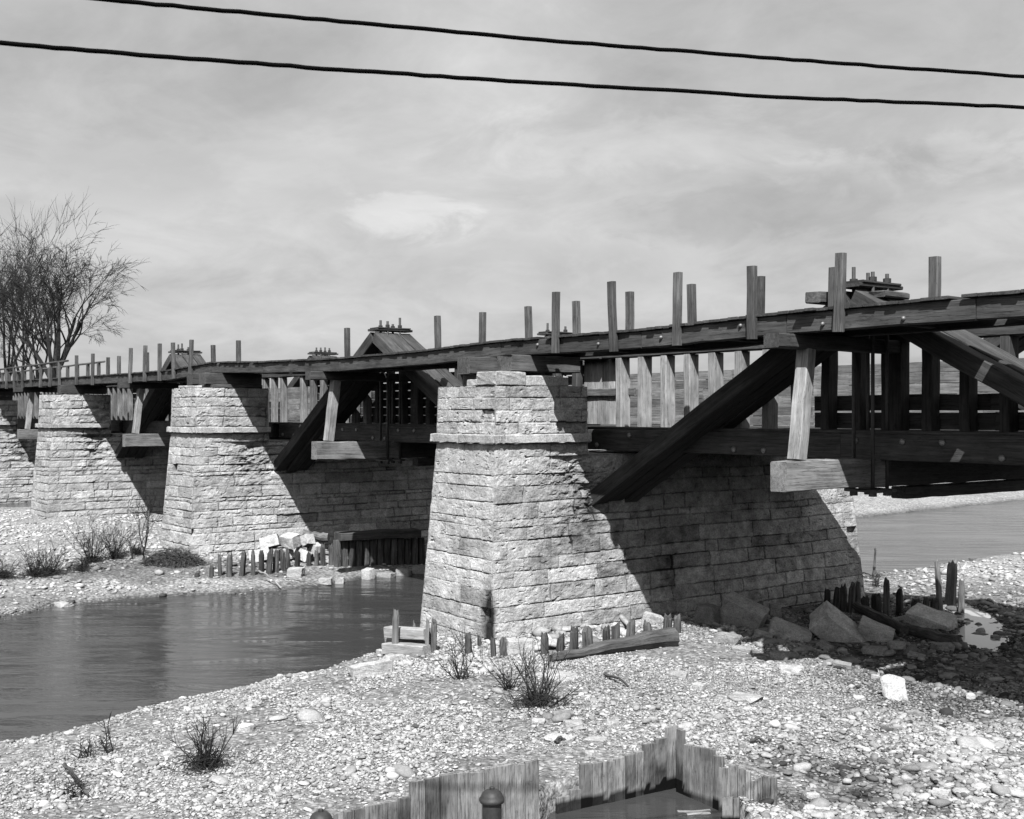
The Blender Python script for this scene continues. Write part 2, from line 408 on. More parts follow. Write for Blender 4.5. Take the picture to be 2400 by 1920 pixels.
rg = np.random.default_rng(90); n = 900
w = rg.uniform(20.5, 37, n); u = 5.2+rg.uniform(0, 1, n)*9.5; k = (sdist(PUD, u, w) > -.5) & (CS*u+SN*w > 21.3) & (SN*u-CS*w > -22.4)
u, w = u[k], w[k]; stones('rubble', u, w, np.minimum(np.exp(rg.normal(size=len(u))*.5)*.17, .34), 2, 91, rg.normal(size=len(u))*.5-1.1, .2)
n = 500; w = rg.uniform(25.5, 31, n); u = rg.uniform(-1.5, 4.2, n); x_, y_ = SN*u-CS*w, CS*u+SN*w; k = (x_ > -23.2) & (x_ < -20.8+.0*u) & (y_ > 16)
u, w = u[k], w[k]; stones('rubble', u, w, np.exp(rg.normal(size=len(u))*.5)*.16, 2, 92, rg.normal(size=len(u))*.6+.2, .2)

# ------------------------------------------------------------------ masonry piers
def field(W_, zlo, zhi, courses, rng, res, seed, rough=1.0, damage=()):
    """displacement and tone of a coursed ashlar face, in metres"""
    ns = max(4, int(W_/res)); nz = max(4, int((zhi-zlo)/res))
    S, Zq = np.meshgrid(np.linspace(0, W_, ns), np.linspace(zlo, zhi, nz))
    So = S+(fbm(S*1.3, Zq*1.3, seed, 3)-.5)*.10; Zo = Zq+(fbm(S*.45+50, Zq*.8, seed+3, 2)-.5)*.06*(.4+rough)
    So2 = So+(fbm(S*9, Zq*9, seed+5, 2)-.5)*.04; Zo2 = Zo+(fbm(S*7+7, Zq*9, seed+6, 2)-.5)*.03
    D = np.zeros_like(S); T = np.zeros_like(S); J = np.full(S.shape, 9.0)
    ci = np.clip(np.searchsorted(courses, Zo2)-1, 0, len(courses)-2); cz = np.array(courses)
    J = np.minimum(np.abs(Zo2-cz[ci]), np.abs(cz[ci+1]-Zo2))
    for k in range(len(courses)-1):
        js = [rng.uniform(-.8, 0)]; hgt = courses[k+1]-courses[k]
        while js[-1] < W_+.3: js.append(js[-1]+rng.uniform(1.6, 5.6)*max(hgt, .22))
        js = np.array(js); msk = ci == k
        bi = np.clip(np.searchsorted(js, So2[msk])-1, 0, len(js)-2)
        off = rng.normal(size=len(js))*.007*(.4+rough); tn = rng.normal(size=len(js))*.4
        miss = rng.uniform(size=len(js)) < .025*rough; off[miss] -= rng.uniform(.05, .16, miss.sum()); tn[miss] -= .5
        rgh = rng.uniform(.3, 1.4, len(js))
        D[msk] = off[bi]; T[msk] = tn[bi]
        J[msk] = np.minimum(J[msk], np.minimum(np.abs(So2[msk]-js[bi]), np.abs(js[bi+1]-So2[msk])))
        rr = np.zeros_like(S); rr[msk] = rgh[bi]
        D += rr*rough*rough*((fbm(S*4.5, Zq*7, seed+11, 4)-.5)*.055)
    jo = sstep(.36, .60, fbm(S*1.1, Zq*2.2, seed+23, 3)+(.10*(rough > .75)))*(.3+.7*sstep(.5, 1.4, S)*sstep(13.9, 12.5, S))          # joints open only here and there
    jw = max(.010, res*.55)+.010*jo*rough
    D -= np.where(J < jw, .009+.015*jo*rough, 0)
    D -= .010*jo*rough*np.exp(-(J/.03)**2)
    T -= np.where(J < jw, .75+.6*jo, 0)
    bed = vnoise2(S*2.2, Zq*26, seed+71)*vnoise2(S*7+3, Zq*40, seed+73); D -= np.where(bed > .55, (bed-.55)*.07*rough, 0); T -= np.where(bed > .55, (bed-.55)*2.2, 0)
    T += (fbm(S*2.2, Zq*3.5, seed+77, 4)-.5)*1.3
    D += (fbm(S*14, Zq*16, seed+31, 3)-.5)*.020*rough
    pits = fbm(S*6, Zq*10, seed+41, 3); D -= np.where(pits > .7, (pits-.7)*.25*rough, 0)
    for (sx, zx, rx, rz, dep) in damage:
        q = np.exp(-(((S-sx)/rx)**2+((Zq-zx)/rz)**2)); ch = fbm(S*3, Zq*6, seed+51, 4)
        D -= q*dep*(.3+1.4*ch); T -= q*(.4+.6*ch)
    return S, Zq, D, T
def make_pier(xr, y0, y1, seed, label, res, top=.72, zb=-7.0, rough=1.0, damR=(), stain=None, wdt=2.66, group='limestone piers of the aqueduct'):
    """xr: right face just under the string course; narrow face looks to -Y"""
    rng = np.random.default_rng(seed)
    xl = xr-wdt; zc0, zc1 = -.75, -.53; ynose = 20.0; bat = .082
    root = thing('stone_pier', ((xl+xr)/2, (y0+y1)/2, ZW), label, 'pier', group)
    cs = [zb]
    while cs[-1] < zc0-.42: cs.append(cs[-1]+(rng.uniform(.27, .46) if rng.uniform() < .8 else rng.uniform(.14, .22)))
    cs[-1] = zc0; cs2 = [zc1]
    n = 4
    for k in range(n): cs2.append(zc1+(top-zc1)*(k+1)/n)
    allc = cs+cs2
    def corner(z):
        e = np.where(z < zc0, (zc0-z)*bat, np.where(z > zc1, -(z-zc1)*.03, 0)); return e
    faces = []
    # (name, start, direction length, which)
    def do_face(which, zlo, zhi, ya, yb, res, col):
        W_ = (xr-xl) if which in 'fb' else (y1-y0)
        S, Zq, D, T = field(W_, zb, top, allc, np.random.default_rng(seed+ord(which)), res, seed*7+ord(which), rough if which in 'fl' else rough*1.15, damR if which == 'r' else ())
        rows = (Zq[:, 0] >= zlo-1e-6) & (Zq[:, 0] <= zhi+1e-6)
        ii = np.where(rows)[0]; a, b_ = ii[0], ii[-1]
        S, Zq, D, T = S[a:b_+1], Zq[a:b_+1].copy(), D[a:b_+1], T[a:b_+1]
        Zq[0, :] = zlo; Zq[-1, :] = zhi
        if which in 'lr':
            c = (S[0] >= ya-y0-1e-6) & (S[0] <= yb-y0+1e-6); S, Zq, D, T = S[:, c], Zq[:, c], D[:, c], T[:, c]
            S = S.copy(); S[:, -1] = yb-y0
        sfrac = S/W_
        e = corner(Zq)
        edgef = np.clip(np.minimum(S, W_-S)/.07, 0, 1)
        D = D*edgef-(1-edgef)*.012*(1+2*(fbm(Zq*9, S*0+seed, 3, 2)-.5))
        el = e*.5
        if which == 'f':   X = xl-el+sfrac*(xr-xl+e+el); Y = y0-e-D
        elif which == 'b': X = xl-el+sfrac*(xr-xl+e+el); Y = y1+e+D
        elif which == 'r': Y = y0-e+sfrac*(y1-y0+2*e); X = xr+e+D
        else:              Y = y0-e+sfrac*(y1-y0+2*e); X = xl-el-D
        # algae and run-off marks
        T = T+.25*(fbm(S*2.5, Zq*.5, seed+61, 3)-.5)*2
        if stain is not None:
            T = T+stain(which, S, Zq)
        return X, Y, Zq, T
    def body(name, zlo, zhi, ya, yb):
        mbs = []
        V = []; Fc = []; G = []; TT = []; n0 = 0
        for which in 'frlb':
            if zlo > -1.2 and which == 'b':
                # back of the raised nose: plain rough face
                zz = np.linspace(zlo, zhi, 12); xx = np.linspace(0, 1, 12); A, Bz = np.meshgrid(xx, zz); e = corner(Bz)
                X = xl-e+A*(xr-xl+2*e); Y = np.full_like(X, yb)+(fbm(A*9, Bz*5, seed, 3)-.5)*.06*np.minimum(1, np.minimum(A, 1-A)*8); Zq = Bz; T = np.zeros_like(X)
            else:
                X, Y, Zq, T = do_face(which, zlo, zhi, ya, yb, res if which in 'fr' else res*2.2, None)
            r, c = X.shape; i = np.arange((r-1)*(c-1)); a = (i//(c-1))*c+i % (c-1)
            q = np.stack([a, a+1, a+c+1, a+c], -1)
            if which in 'lb': q = q[:, ::-1]
            V.append(np.stack([X, Y, Zq], -1).reshape(-1, 3)); Fc.append(q+n0); TT.append(T.ravel()); n0 += r*c
        # top
        e = float(corner(np.array([zhi]))[0]); nx, ny = 14, max(6, int((yb-ya)/.25))
        A, Bq = np.meshgrid(np.linspace(xl-e*.5, xr+e, nx), np.linspace(ya-(e if ya == y0 else 0), yb+(e if yb == y1 else 0), ny))
        edg = np.ones_like(A); edg[0] = edg[-1] = 0; edg[:, 0] = edg[:, -1] = 0
        Zt = zhi+edg*(fbm(A*2, Bq*2, seed+9, 3)-.5)*.08-.004
        r, c = A.shape; i = np.arange((r-1)*(c-1)); a = (i//(c-1))*c+i % (c-1)
        V.append(np.stack([A, Bq, Zt], -1).reshape(-1, 3)); Fc.append(np.stack([a, a+1, a+c+1, a+c], -1)+n0); TT.append(np.full(r*c, -.1))
        V = np.concatenate(V); Fc = np.concatenate(Fc).astype(np.int32); TT = np.concatenate(TT)
        me = bpy.data.meshes.new(name); loc = np.array(root.location)
        me.vertices.add(len(V)); me.vertices.foreach_set('co', (V-loc).astype(np.float32).ravel())
        me.loops.add(Fc.size); me.loops.foreach_set('vertex_index', Fc.ravel())
        me.polygons.add(len(Fc)); me.polygons.foreach_set('loop_start', np.arange(0, Fc.size, 4, dtype=np.int32)); me.polygons.foreach_set('loop_total', np.full(len(Fc), 4, np.int32))
        me.update(calc_edges=True)
        at = me.attributes.new('gc', 'FLOAT_VECTOR', 'POINT'); at.data.foreach_set('vector', V.astype(np.float32).ravel())
        at = me.attributes.new('tone', 'FLOAT', 'POINT'); at.data.foreach_set('value', TT.astype(np.float32))
        me.polygons.foreach_set('use_smooth', np.full(len(Fc), False))
        me.materials.append(M['lime']); o = bpy.data.objects.new(name, me); COL.objects.link(o); o.parent = root; return o
    body('shaft', zb, -1.08, y0, y1)
    body('raised_end', -1.08, top, y0, ynose)
    # string course: long dressed slabs
    mb = MB(); pr = .13
    yy = y0-pr
    def slab(a, b_, mbb, z0=zc0, z1=zc1): blockbox(mbb, a, b_, z0, z1, rng)
    xs = [xl-pr, xl+wdt*.45, xr+pr]
    for i in range(2): slab((xs[i]+.004, yy), (xs[i+1]-.004, y0+.25), mb)
    ys = [y0+.254, y0+1.5, ynose-.05+rng.uniform(-.1, .1)]
    for i in range(2):
        slab((xr-.3, ys[i]+.004), (xr+pr, ys[i+1]-.004), mb); slab((xl-pr, ys[i]+.004), (xl+.3, ys[i+1]-.004), mb)
    mb.build('string_course', M['lime'], root)
    return root, rng
def blockbox(mb, a, b_, z0, z1, rng, j=.014, n=7, rag=.0, tone=None):
    """a dressed stone with uneven worn edges"""
    bm = bmesh.new(); bmesh.ops.create_cube(bm, size=1)
    cx, cy, cz = (a[0]+b_[0])/2, (a[1]+b_[1])/2, (z0+z1)/2; sx, sy, sz = b_[0]-a[0], b_[1]-a[1], z1-z0
    for v in bm.verts: v.co = Vector((v.co.x*sx, v.co.y*sy, v.co.z*sz))
    bmesh.ops.bevel(bm, geom=bm.edges[:], offset=min(.02, sz*.15), segments=1, affect='EDGES')
    le = [e for e in bm.edges if e.calc_length() > .3]
    bmesh.ops.subdivide_edges(bm, edges=le, cuts=n, use_grid_fill=True)
    for v in bm.verts:
        v.co += Vector((rng.normal()*j, rng.normal()*j, rng.normal()*j))*.6
    bm.verts.index_update()
    V = [(v.co.x+cx, v.co.y+cy, v.co.z+cz) for v in bm.verts]
    mb.add(V, [tuple(q.index for q in f.verts) for f in bm.faces], None, rng.normal()*.3 if tone is None else tone); bm.free()
def stain1(which, S, Zq):
    t = np.zeros_like(S)
    if which == 'f': t -= 4.5*np.exp(-((S-2.72)/.36)**2)*sstep(-3.9, -5.0, Zq+(fbm(S*5, Zq*2, 5, 3)-.5)*1.2)
    if which == 'r': t -= 4.0*np.exp(-((S)/.10)**2)*sstep(-4.2, -5.0, Zq); t -= .75*sstep(.42, .62, .35*fbm(S*.8, Zq*.7, 18, 4)+.65*fbm(S*5, Zq*5, 28, 4))*sstep(.6, 2.2, S)*sstep(-.9, -1.8, Zq)
    t += (.9*sstep(.56, .7, fbm(S*1.2, Zq*.35, 8, 3)))*(-.5)
    return t
PX = [-23.26, -42.85, -62.5, -82.0]
pier1, r1 = make_pier(PX[0], 16.95, 31.0, 3, 'nearest pale limestone pier, boulders at its foot and a black stain on its corner', .019, top=.72, rough=.7,
    damR=[(2.6, -1.6, .8, .8, .17), (3.2, -2.4, .6, .6, .15), (2.2, -3.2, .9, .7, .05), (6, -4.2, 3.5, 1.5, .05)], stain=stain1)
pier2, r2 = make_pier(PX[1], 16.95, 31.0, 5, 'second limestone pier, rising behind the white blocks and stake row', .03, top=1.02, rough=.82, damR=[(2.6, -1.9, 1.0, 1.3, .2), (2.9, .2, .5, .5, .12)])
pier3, r3 = make_pier(PX[2], 16.95, 31.0, 9, 'third limestone pier, ragged edged, farther along behind the small bare tree', .05, top=1.02, rough=.85, damR=[(2.4, -1.5, .8, 1.6, .25), (3.0, .3, .5, .8, .15)])
pier4, r4 = make_pier(PX[3], 16.95, 31.0, 13, 'farthest limestone pier, cut by the left edge of the picture', .06, top=.9, rough=.9, damR=[(3.4, -2, 1.0, 1.6, .25)])
def caps(root, xr, rng, specs):
    for (x0, x1, y0, y1, z0, z1) in specs:
        mb = MB(); blockbox(mb, (xr+x0, y0), (xr+x1, y1), z0, z1, rng, j=.010, n=3); mb.build('loose_capstone', M['lime'], root)
caps(pier1, PX[0], r1, [(-.86, -.02, 17.0, 17.95, .725, 1.07), (-.8, -.06, 17.97, 19.4, .725, .98), (-1.75, -1.2, 17.3, 17.9, .725, .9)])
caps(pier2, PX[1], r2, [(-2.2, -1.3, 17.1, 18.0, 1.025, 1.12)])

# ------------------------------------------------------------------ aqueduct spans
NODES = [(-105, 1.7), (-83.4, 1.66), (-73.6, 1.6), (-63.8, 1.53), (-54.2, 1.48), (-49, 1.47), (-44.3, 1.65), (-39.5, 1.5), (-33.7, 1.40), (-28.3, 1.43), (-24.7, 1.52), (-19.3, 1.50), (-15.1, 1.60), (-11, 1.61), (-5.2, 1.56)]
def fz(x): return float(np.interp(x, [n[0] for n in NODES], [n[1] for n in NODES]))
FH = .38; YF = 18.32; YI = 20.05
def bolt(par, x, y, z, r=.045):
    mb = MB(); tube(mb, [(x, y+.01, z), (x, y-.02, z), (x, y-.05, z)], [r*1.5, r*1.4, r*.6], 8); return mb.build('bolt_head', M['bolt'], par, smooth=True)
def truss(root, xm, xl, xr, yc, apex, foot, n3, mat, cross=False):
    """braces in parallel from both piers up to a bolted cap, hung rods below"""
    ys = [yc+(k-(n3-1)/2)*.5 for k in range(n3)]
    for s, xf in ((-1, xl), (1, xr)):
        for y in ys:
            p0 = (xf, y, foot+random.uniform(-.06, .06)); p1 = (xm+s*.06, y, apex-.24+random.uniform(-.02, .02))
            tbr('brace', p0, p1, .45, .40, mat, root, tone=random.uniform(-.8, .8))
    ya, yb = ys[0]-.25, ys[-1]+.25
    for k, (dx, dz) in enumerate(((0, .05),)):
        tbr('cap_timber', (xm+dx, ya-.05*k, apex+dz-.03), (xm+dx+.02, yb, apex+dz-.02), .56, .08, mat, root)
    for dx, qa, qb, qh in (((-.75, ya-.25, ya+1.0, .24), (.5, ya+.25, ya+1.15, .13)) if cross else ()):
        tbr('cross_timber', (xm+dx, qa, apex-.20), (xm+dx, qb, apex-.19), .40, qh, M['post'], root, tone=.2, rag0=.05, jit=.014)
    tbr('cap_plate', (xm, ya+.1, apex+.09), (xm+.02, yb-.1, apex+.095), .62, .05, M['iron'], root)
    for y in ((ys[0]+.25), (ys[-1]-.25)):
        for dx in (-.24, .24):
            mb = MB(); zt = apex+.12+random.uniform(.16, .36)
            tube(mb, [(xm+dx, y, -1.72), (xm+dx, y, zt)], [.043, .043], 8); rod = mb.build('tie_rod', M['iron'], root, smooth=True)
            for zz in (apex+.12, -1.66):
                mb = MB(); tube(mb, [(xm+dx, y, zz), (xm+dx, y, zz+.09 if zz > 0 else zz-.09)], [.085, .085], 6); mb.build('nut', M['iron'], rod)
    for y in ((ys[0]+.25), (ys[-1]-.25)):
        tbr('hanger_plate', (xm-.42, y, -1.63), (xm+.42, y, -1.63), .2, .07, M['iron'], root)
def boards(name, x0, x1, y, zlist, th, mat, root, up=(0, 0, 1), lmin=3.0, lmax=5.5, skip=0.0):
    mb = MB()
    for (za, zb_) in zlist:
        x = x0
        while x < x1-.05:
            L = min(random.uniform(lmin, lmax), x1-x)
            if x1-x-L < .6: L = x1-x
            if random.random() >= skip:
                timber(mb, (x+.006, y+random.uniform(-.008, .008), (za+zb_)/2), (x+L-.006, y+random.uniform(-.008, .008), (za+zb_)/2), th, zb_-za-random.uniform(.012, .03), bev=.006, jit=.004)
            x += L
    return mb.build(name, mat, root)
def deck(root, xl, xr, over=()):
    mb = MB(); x = xl+.02
    while x < xr-.1:
        wd = random.uniform(.2, .32); xx = x+wd/2; z = fz(xx)+FH+.035+random.uniform(0, .012)
        ya = YF-.16-random.uniform(0, .05); yb = YI+.25+random.uniform(0, .06)
        for (xo, ex) in over:
            if abs(xx-xo) < .16: ya -= ex
        if random.random() > .03: timber(mb, (xx, ya, z), (xx, yb, z+random.uniform(-.008, .008)), wd-.012, .055, bev=.006, jit=.004, seg=3)
        x += wd
    return mb.build('deck_planking', M['dark'], root)
def span(xl, xm, xr, label, near_posts, far_posts, apexN, apexF, wall, rails=False, has_truss=True, over=(), zt=3.07):
    root = thing('aqueduct_span', (xm, 24.0, -1.0), label, 'bridge span', 'timber spans of the aqueduct')
    xs = [xl]+[n[0] for n in NODES if xl+.5 < n[0] < xr-.5]+[xr]
    for a, b_ in zip(xs[:-1], xs[1:]):
        fb = tbr('fascia_beam', (a+.008, YF, fz(a)+FH/2), (b_-.008, YF, fz(b_)+FH/2), .22, FH, M['dark'], root, jit=.008, tone=random.uniform(-1, 1))
        tbr('inner_beam', (a+.006, YI, fz(a)+FH/2), (b_-.006, YI, fz(b_)+FH/2), .24, FH, M['dark'], root)
        if xm > -20:
            nb = 2
            for k in range(nb):
                x = a+(b_-a)*(k+.5+random.uniform(-.2, .2))/nb; bolt(fb, x, YF-.115, fz(x)+FH*random.uniform(.3, .7), .03); 
    # joists
    x = xl+1.0
    while x < xr-.6:
        tbr('deck_joist', (x, YF+.12, fz(x)+FH-.2), (x, YI-.13, fz(x)+FH-.2), .18, .26, M['dark'], root); x += 2.15
    deck(root, xl, xr, over)
    for x in near_posts:
        h = zt+random.uniform(-.05, .05); z0 = fz(x)-.03+random.uniform(-.03, .05)
        tbr('railing_post', (x, YF-.19, z0), (x+random.uniform(-.08, .08), YF-.19+random.uniform(-.05, .05), h), .2, .14, M['post'], root, up=(0, 1, 0), tone=random.uniform(-.8, 1))
    for x in far_posts:
        h = zt+random.uniform(-.05, .05); z0 = fz(x)+FH+.02
        tbr('railing_post', (x, YI+.02, z0-.1), (x+random.uniform(-.03, .03), YI+.02, h), .2, .16, M['post'], root, up=(0, 1, 0), tone=random.uniform(-.8, 1))
    if rails:
        for y in (YF-.19, YI+.02):
            tbr('hand_rail', (xl+.05, y, zt-.02), (xr-.05, y, zt+.0), .12, .1, M['post'], root, seg=14)
    # outrigger, hanging needle beam and prop
    zo = fz(xm)
    tbr('outrigger_beam', (xm, 17.75, zo-.145), (xm, 22.0, zo-.145), .40, .28, M['brace'], root, tone=.4)
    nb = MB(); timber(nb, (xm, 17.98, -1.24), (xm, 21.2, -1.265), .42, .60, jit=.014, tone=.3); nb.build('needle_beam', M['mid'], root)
    tbr('needle_beam', (xm, 21.205, -1.265), (xm, 29.1, -1.30), .40, .58, M['dark'], root)  # same beam continued; darker timber paints in its shaded part
    tbr('lower_beam', (xm-.02, 22.0, -1.73), (xm-.02, 28.9, -1.75), .38, .26, M['dark'], root)
    pr = tbr('prop', (xm+.02, 18.52, -.92), (xm+.05, 18.76, zo-.29), .30, .28, M['pale'], root, up=(0, 1, 0), tone=.3)
    # chords
    ends = [xl+.3, xm-.8, xr-.3]
    for y, wd in ((21.15, .34), (24.4, .34), (27.75, .34)):
        for a, b_ in zip(ends[:-1], ends[1:]):
            c = tbr('bottom_chord', (a+.006, y, -.71), (b_-.006, y, -.71), wd, .56, M['dark'], root, tone=.6 if y < 22 else 0)
            if y < 22 and xm > -40:
                x = a+.4
                while x < b_-.2:
                    bolt(c, x, y-.175, -.71+random.choice((-.15, .13)), .05); x += random.uniform(.8, 1.4)
    # trough: floor, posts, boards
    mb = MB(); y = 21.0
    while y < 27.9:
        wd = .3; timber(mb, (xl+.05, y+wd/2, -.395), (xr-.05, y+wd/2, -.395), wd-.012, .06, bev=.006, jit=.004, seg=4); y += wd
    mb.build('trough_floor', M['dark'], root)
    x = xl+.75
    while x < xr-.5:
        ctr = abs(x-xm) < .45
        tbr('wall_post', (x, 21.9, -.36), (x+random.uniform(-.02, .02), 21.9, 1.56), .5 if ctr else .23, .26 if xm < -30 else .36, M['dark'] if (ctr or xm < -30 and x > -37.5 or x > -17.6) else (M['pale'] if xm > -30 else M['mid']), root, up=(0, 1, 0), tone=random.uniform(-.7, .9))  # dark timber on the same posts paints in the shade around the braces
        x += .88
    tbr('wall_plate', (xl+.05, 21.93, 1.67), (xr-.05, 21.93, 1.67), .42, .2, M['dark'], root)
    for (bx0, bx1, zs, sk) in wall: boards('wall_boards', bx0, bx1, 22.14, zs, .05, M['dark'], root, skip=sk)
    boards('far_wall_boards', xl+.02, xr-.02, 27.2, [(-.36+.29*k, -.36+.29*(k+1)+.012) for k in range(6)], .07, M['mid'], root)
    x = xl+.9
    while x < xr-.3:
        tbr('far_wall_post', (x, 27.39, -.36), (x, 27.39, 1.30+random.uniform(-.05, .05)), .22, .26, M['mid'], root, up=(0, 1, 0)); x += 1.76
    if has_truss:
        truss(root, xm, xl+.9, xr-.9, 20.95, apexN, -2.5, 3, M['brace'], xm > -20)
        truss(root, xm+.3, xl+.9, xr-.9, 28.25, apexF, -2.5, 3, M['brace'])
    return root
XB = [-5.2, -24.7, -44.3, -63.8, -83.4, -103.0]
def mids(k): return XB[k+1], XB[k]
spanA = span(XB[1], -15.1, XB[0], 'nearest timber span with tall railing posts and the heavy dark brace, at the right', [-22.3, -20.15, -18.07, -15.93, -13.78], [-23.8, -21.7, -19.5, -17.4, -15.38, -13.0], 2.68, 2.85,
    [(-17.5, -7.0, [(-.35, .04), (.06, .43)], 0.0)], over=[(-11.35, .42), (-14.5, .1)])
spanB = span(XB[2], -35.0, XB[1], 'second timber span with the gable shaped brace cap above its thin deck', [], [-43.0, -36.5, -30.6, -28.2, -25.9][1:], 2.9, 3.05,
    [(-43.4, -25.2, [(-.35+.3*k, -.35+.3*(k+1)-.005) for k in range(6)], .12)])
spanC = span(XB[3], -54.3, XB[2], 'third timber span, its short posts standing in a row over the third and second piers', [-62.3, -59.6, -53.9, -51.9, -50.0, -48.3, -46.4], [-63.2, -61.4, -57.1, -48.7, -46.0], 2.95, 3.1,
    [(-62.5, -46.0, [(-.35+.3*k, -.35+.3*(k+1)-.005) for k in range(3)], .1)])
fp = list(np.arange(-82.9, -64, 1.95)); 
spanD = span(XB[4], -73.6, XB[3], 'far timber span carrying a close fence of posts and a hand rail, at the left', fp, [x+.5 for x in fp], 0, 0,
    [(-83, -64, [(-.35+.3*k, -.35+.3*(k+1)-.005) for k in range(6)], .0)], rails=True, has_truss=False, zt=2.85)
fp2 = list(np.arange(-102.5, -84, 1.95))
spanE = span(XB[5], -93.2, XB[4], 'farthest timber span, only its hand rail and boards showing at the left edge', fp2, [x+.5 for x in fp2], 0, 0,
    [(-102.5, -84, [(-.35+.3*k, -.35+.3*(k+1)-.005) for k in range(6)], .0)], rails=True, has_truss=False, zt=2.85)
# vertical board screen on the near pier
mb = MB()
for k in range(6): timber(mb, (-25.7+.27*k, 22.1, -.3), (-25.7+.27*k, 22.1, 1.58), .26, .04, up=(0, 1, 0), bev=.005, jit=.003)
mb.build('board_screen', M['pale'], spanB)
tbr('ledger', (-25.9, 22.03, .62), (-23.6, 22.03, .62), .07, .22, M['mid'], spanB)
# bearing timbers on the piers
for (x, pz, y0, lab) in ((-25.25, .73, 17.35, 'thick bearing timber on the nearest pier, left of its loose capstone'), (-23.75, 1.08, 17.6, 'cracked bearing timber on the capstone of the nearest pier'),
        (-44.9, 1.03, 17.5, 'left bearing timber on top of the second pier'), (-43.6, 1.03, 17.5, 'right bearing timber on top of the second pier'),
        (-63.3, 1.03, 17.5, 'bearing timber on top of the third pier'), (-83.0, .91, 17.5, 'bearing timber on top of the farthest pier')):
    zt_ = fz(x)-.006; mb = MB(); h = zt_-pz-.004; hh = min(h, .45)
    timber(mb, (x, y0, zt_-hh/2), (x, 19.9, zt_-hh/2), .62, hh, jit=.012, rag0=.04)
    if h-hh > .06: timber(mb, (x+.1, y0+.25, pz+(h-hh)/2), (x+.1, 19.8, pz+(h-hh)/2), .95, h-hh-.004, jit=.012)
    tag(mb.build('bearing_timber', M['post'], origin=(x, y0, pz)), lab, 'timber', 'bearing timbers between the piers and the deck')

# ------------------------------------------------------------------ stakes, rocks, logs
ORD = ['first', 'second', 'third', 'fourth', 'fifth', 'sixth', 'seventh', 'eighth', 'ninth', 'tenth', 'eleventh', 'twelfth', 'thirteenth', 'fourteenth', 'fifteenth', 'sixteenth', 'seventeenth']
def stake(px, ty, by, wpx, label, group, mat=None, lean=None):
    x, y, z, w = pg(px, by); h = (by-ty)*w/F*1.12+.05; wd = wpx*w/F*1.08
    mb = MB(); lx = random.uniform(-.12, .12)*h if lean is None else lean*h
    dx, dy = SN*lx, CS*lx
    n = 6; sides = 9; V = []; G = []; ro = random.uniform(-30, 30)
    rr = [random.uniform(.62, 1.2) for _ in range(sides)]; tops = [random.uniform(.0, .4) for _ in range(sides)]; pk = random.randrange(sides); tops[pk] = 0
    for i in range(n+1):
        a = i/n
        for k in range(sides):
            an = 2*math.pi*k/sides; zz = -.35+(h+.35)*a
            if i == n: zz -= tops[k]*min(h, .45)
            r = wd*.5*rr[k]*(1.08-.16*a)*(random.uniform(.93, 1.07))*(.78 if i == n else 1)
            V.append((x+dx*a+r*math.cos(an), y+dy*a+r*math.sin(an)*.9, z+zz)); G.append((zz+ro, r*math.cos(an)+ro, r*math.sin(an)))
    Fc = []
    for i in range(n):
        for k in range(sides):
            a = i*sides+k; b = i*sides+(k+1) % sides; Fc.append((a, b, b+sides, a+sides))
    V.append((x+dx, y+dy, z+h*(.86))); G.append((h+ro, ro, 0)); c = len(V)-1
    for k in range(sides): Fc.append((n*sides+k, n*sides+(k+1) % sides, c))
    mb.add(V, Fc, G, random.uniform(-1, 1))
    return tag(mb.build('pile_stub', mat or M['rot'], origin=(x, y, z)), label, 'wooden stake', group)
def row(specs, fmt, group, mat=None):
    for i, s in enumerate(specs): stake(*s, fmt % ORD[i], group, mat)
stake(924, 1442, 1537, 15, 'tall squared stake standing at the water edge beside the timber crib', 'stakes at the near pier', M['mid'], .03)
stake(971, 1463, 1500, 8, 'thin splintered stake behind the timber crib at the water edge', 'stakes at the near pier', M['mid'])
stake(1000, 1459, 1534, 11, 'flat board stake against the left foot of the nearest pier', 'stakes at the near pier', M['mid'])
stake(1015, 1461, 1528, 17, 'split stake touching the left foot of the nearest pier', 'stakes at the near pier')
row([(1099, 1492, 1533, 17), (1126, 1494, 1513, 10), (1159, 1500, 1540, 13), (1179, 1500, 1540, 19), (1276, 1490, 1533, 23), (1311, 1492, 1526, 18), (1341, 1476, 1526, 24), (1381, 1476, 1520, 28), (1420, 1473, 1507, 17), (1443, 1464, 1507, 25), (1475, 1459, 1502, 20), (1520, 1462, 1494, 22), (1561, 1446, 1490, 26), (1585, 1446, 1483, 22)],
    '%s from the left of the rotten stubs in front of the nearest pier', 'stakes at the near pier')
row([(1938, 1385, 1420, 18), (1960, 1383, 1427, 20), (1977, 1377, 1433, 17), (1994, 1375, 1435, 19), (2010, 1372, 1437, 13), (2032, 1402, 1437, 18), (2056, 1398, 1440, 22), (2076, 1366, 1442, 15), (2111, 1385, 1437, 16), (2147, 1409, 1440, 22), (2168, 1405, 1436, 17), (2188, 1407, 1437, 18)],
    '%s from the left of the black stubs at the far end of the nearest pier', 'stubs behind the boulders')
stake(2207, 1325, 1436, 16, 'left one of the pair of tall pale piles by the puddle', 'piles by the puddle', M['mid'])
stake(2228, 1326, 1420, 24, 'right, thicker one of the pair of tall pale piles by the puddle', 'piles by the puddle', M['mid'])
stake(2252, 1370, 1440, 16, 'shorter pointed pile standing in the puddle', 'piles by the puddle', M['mid'])
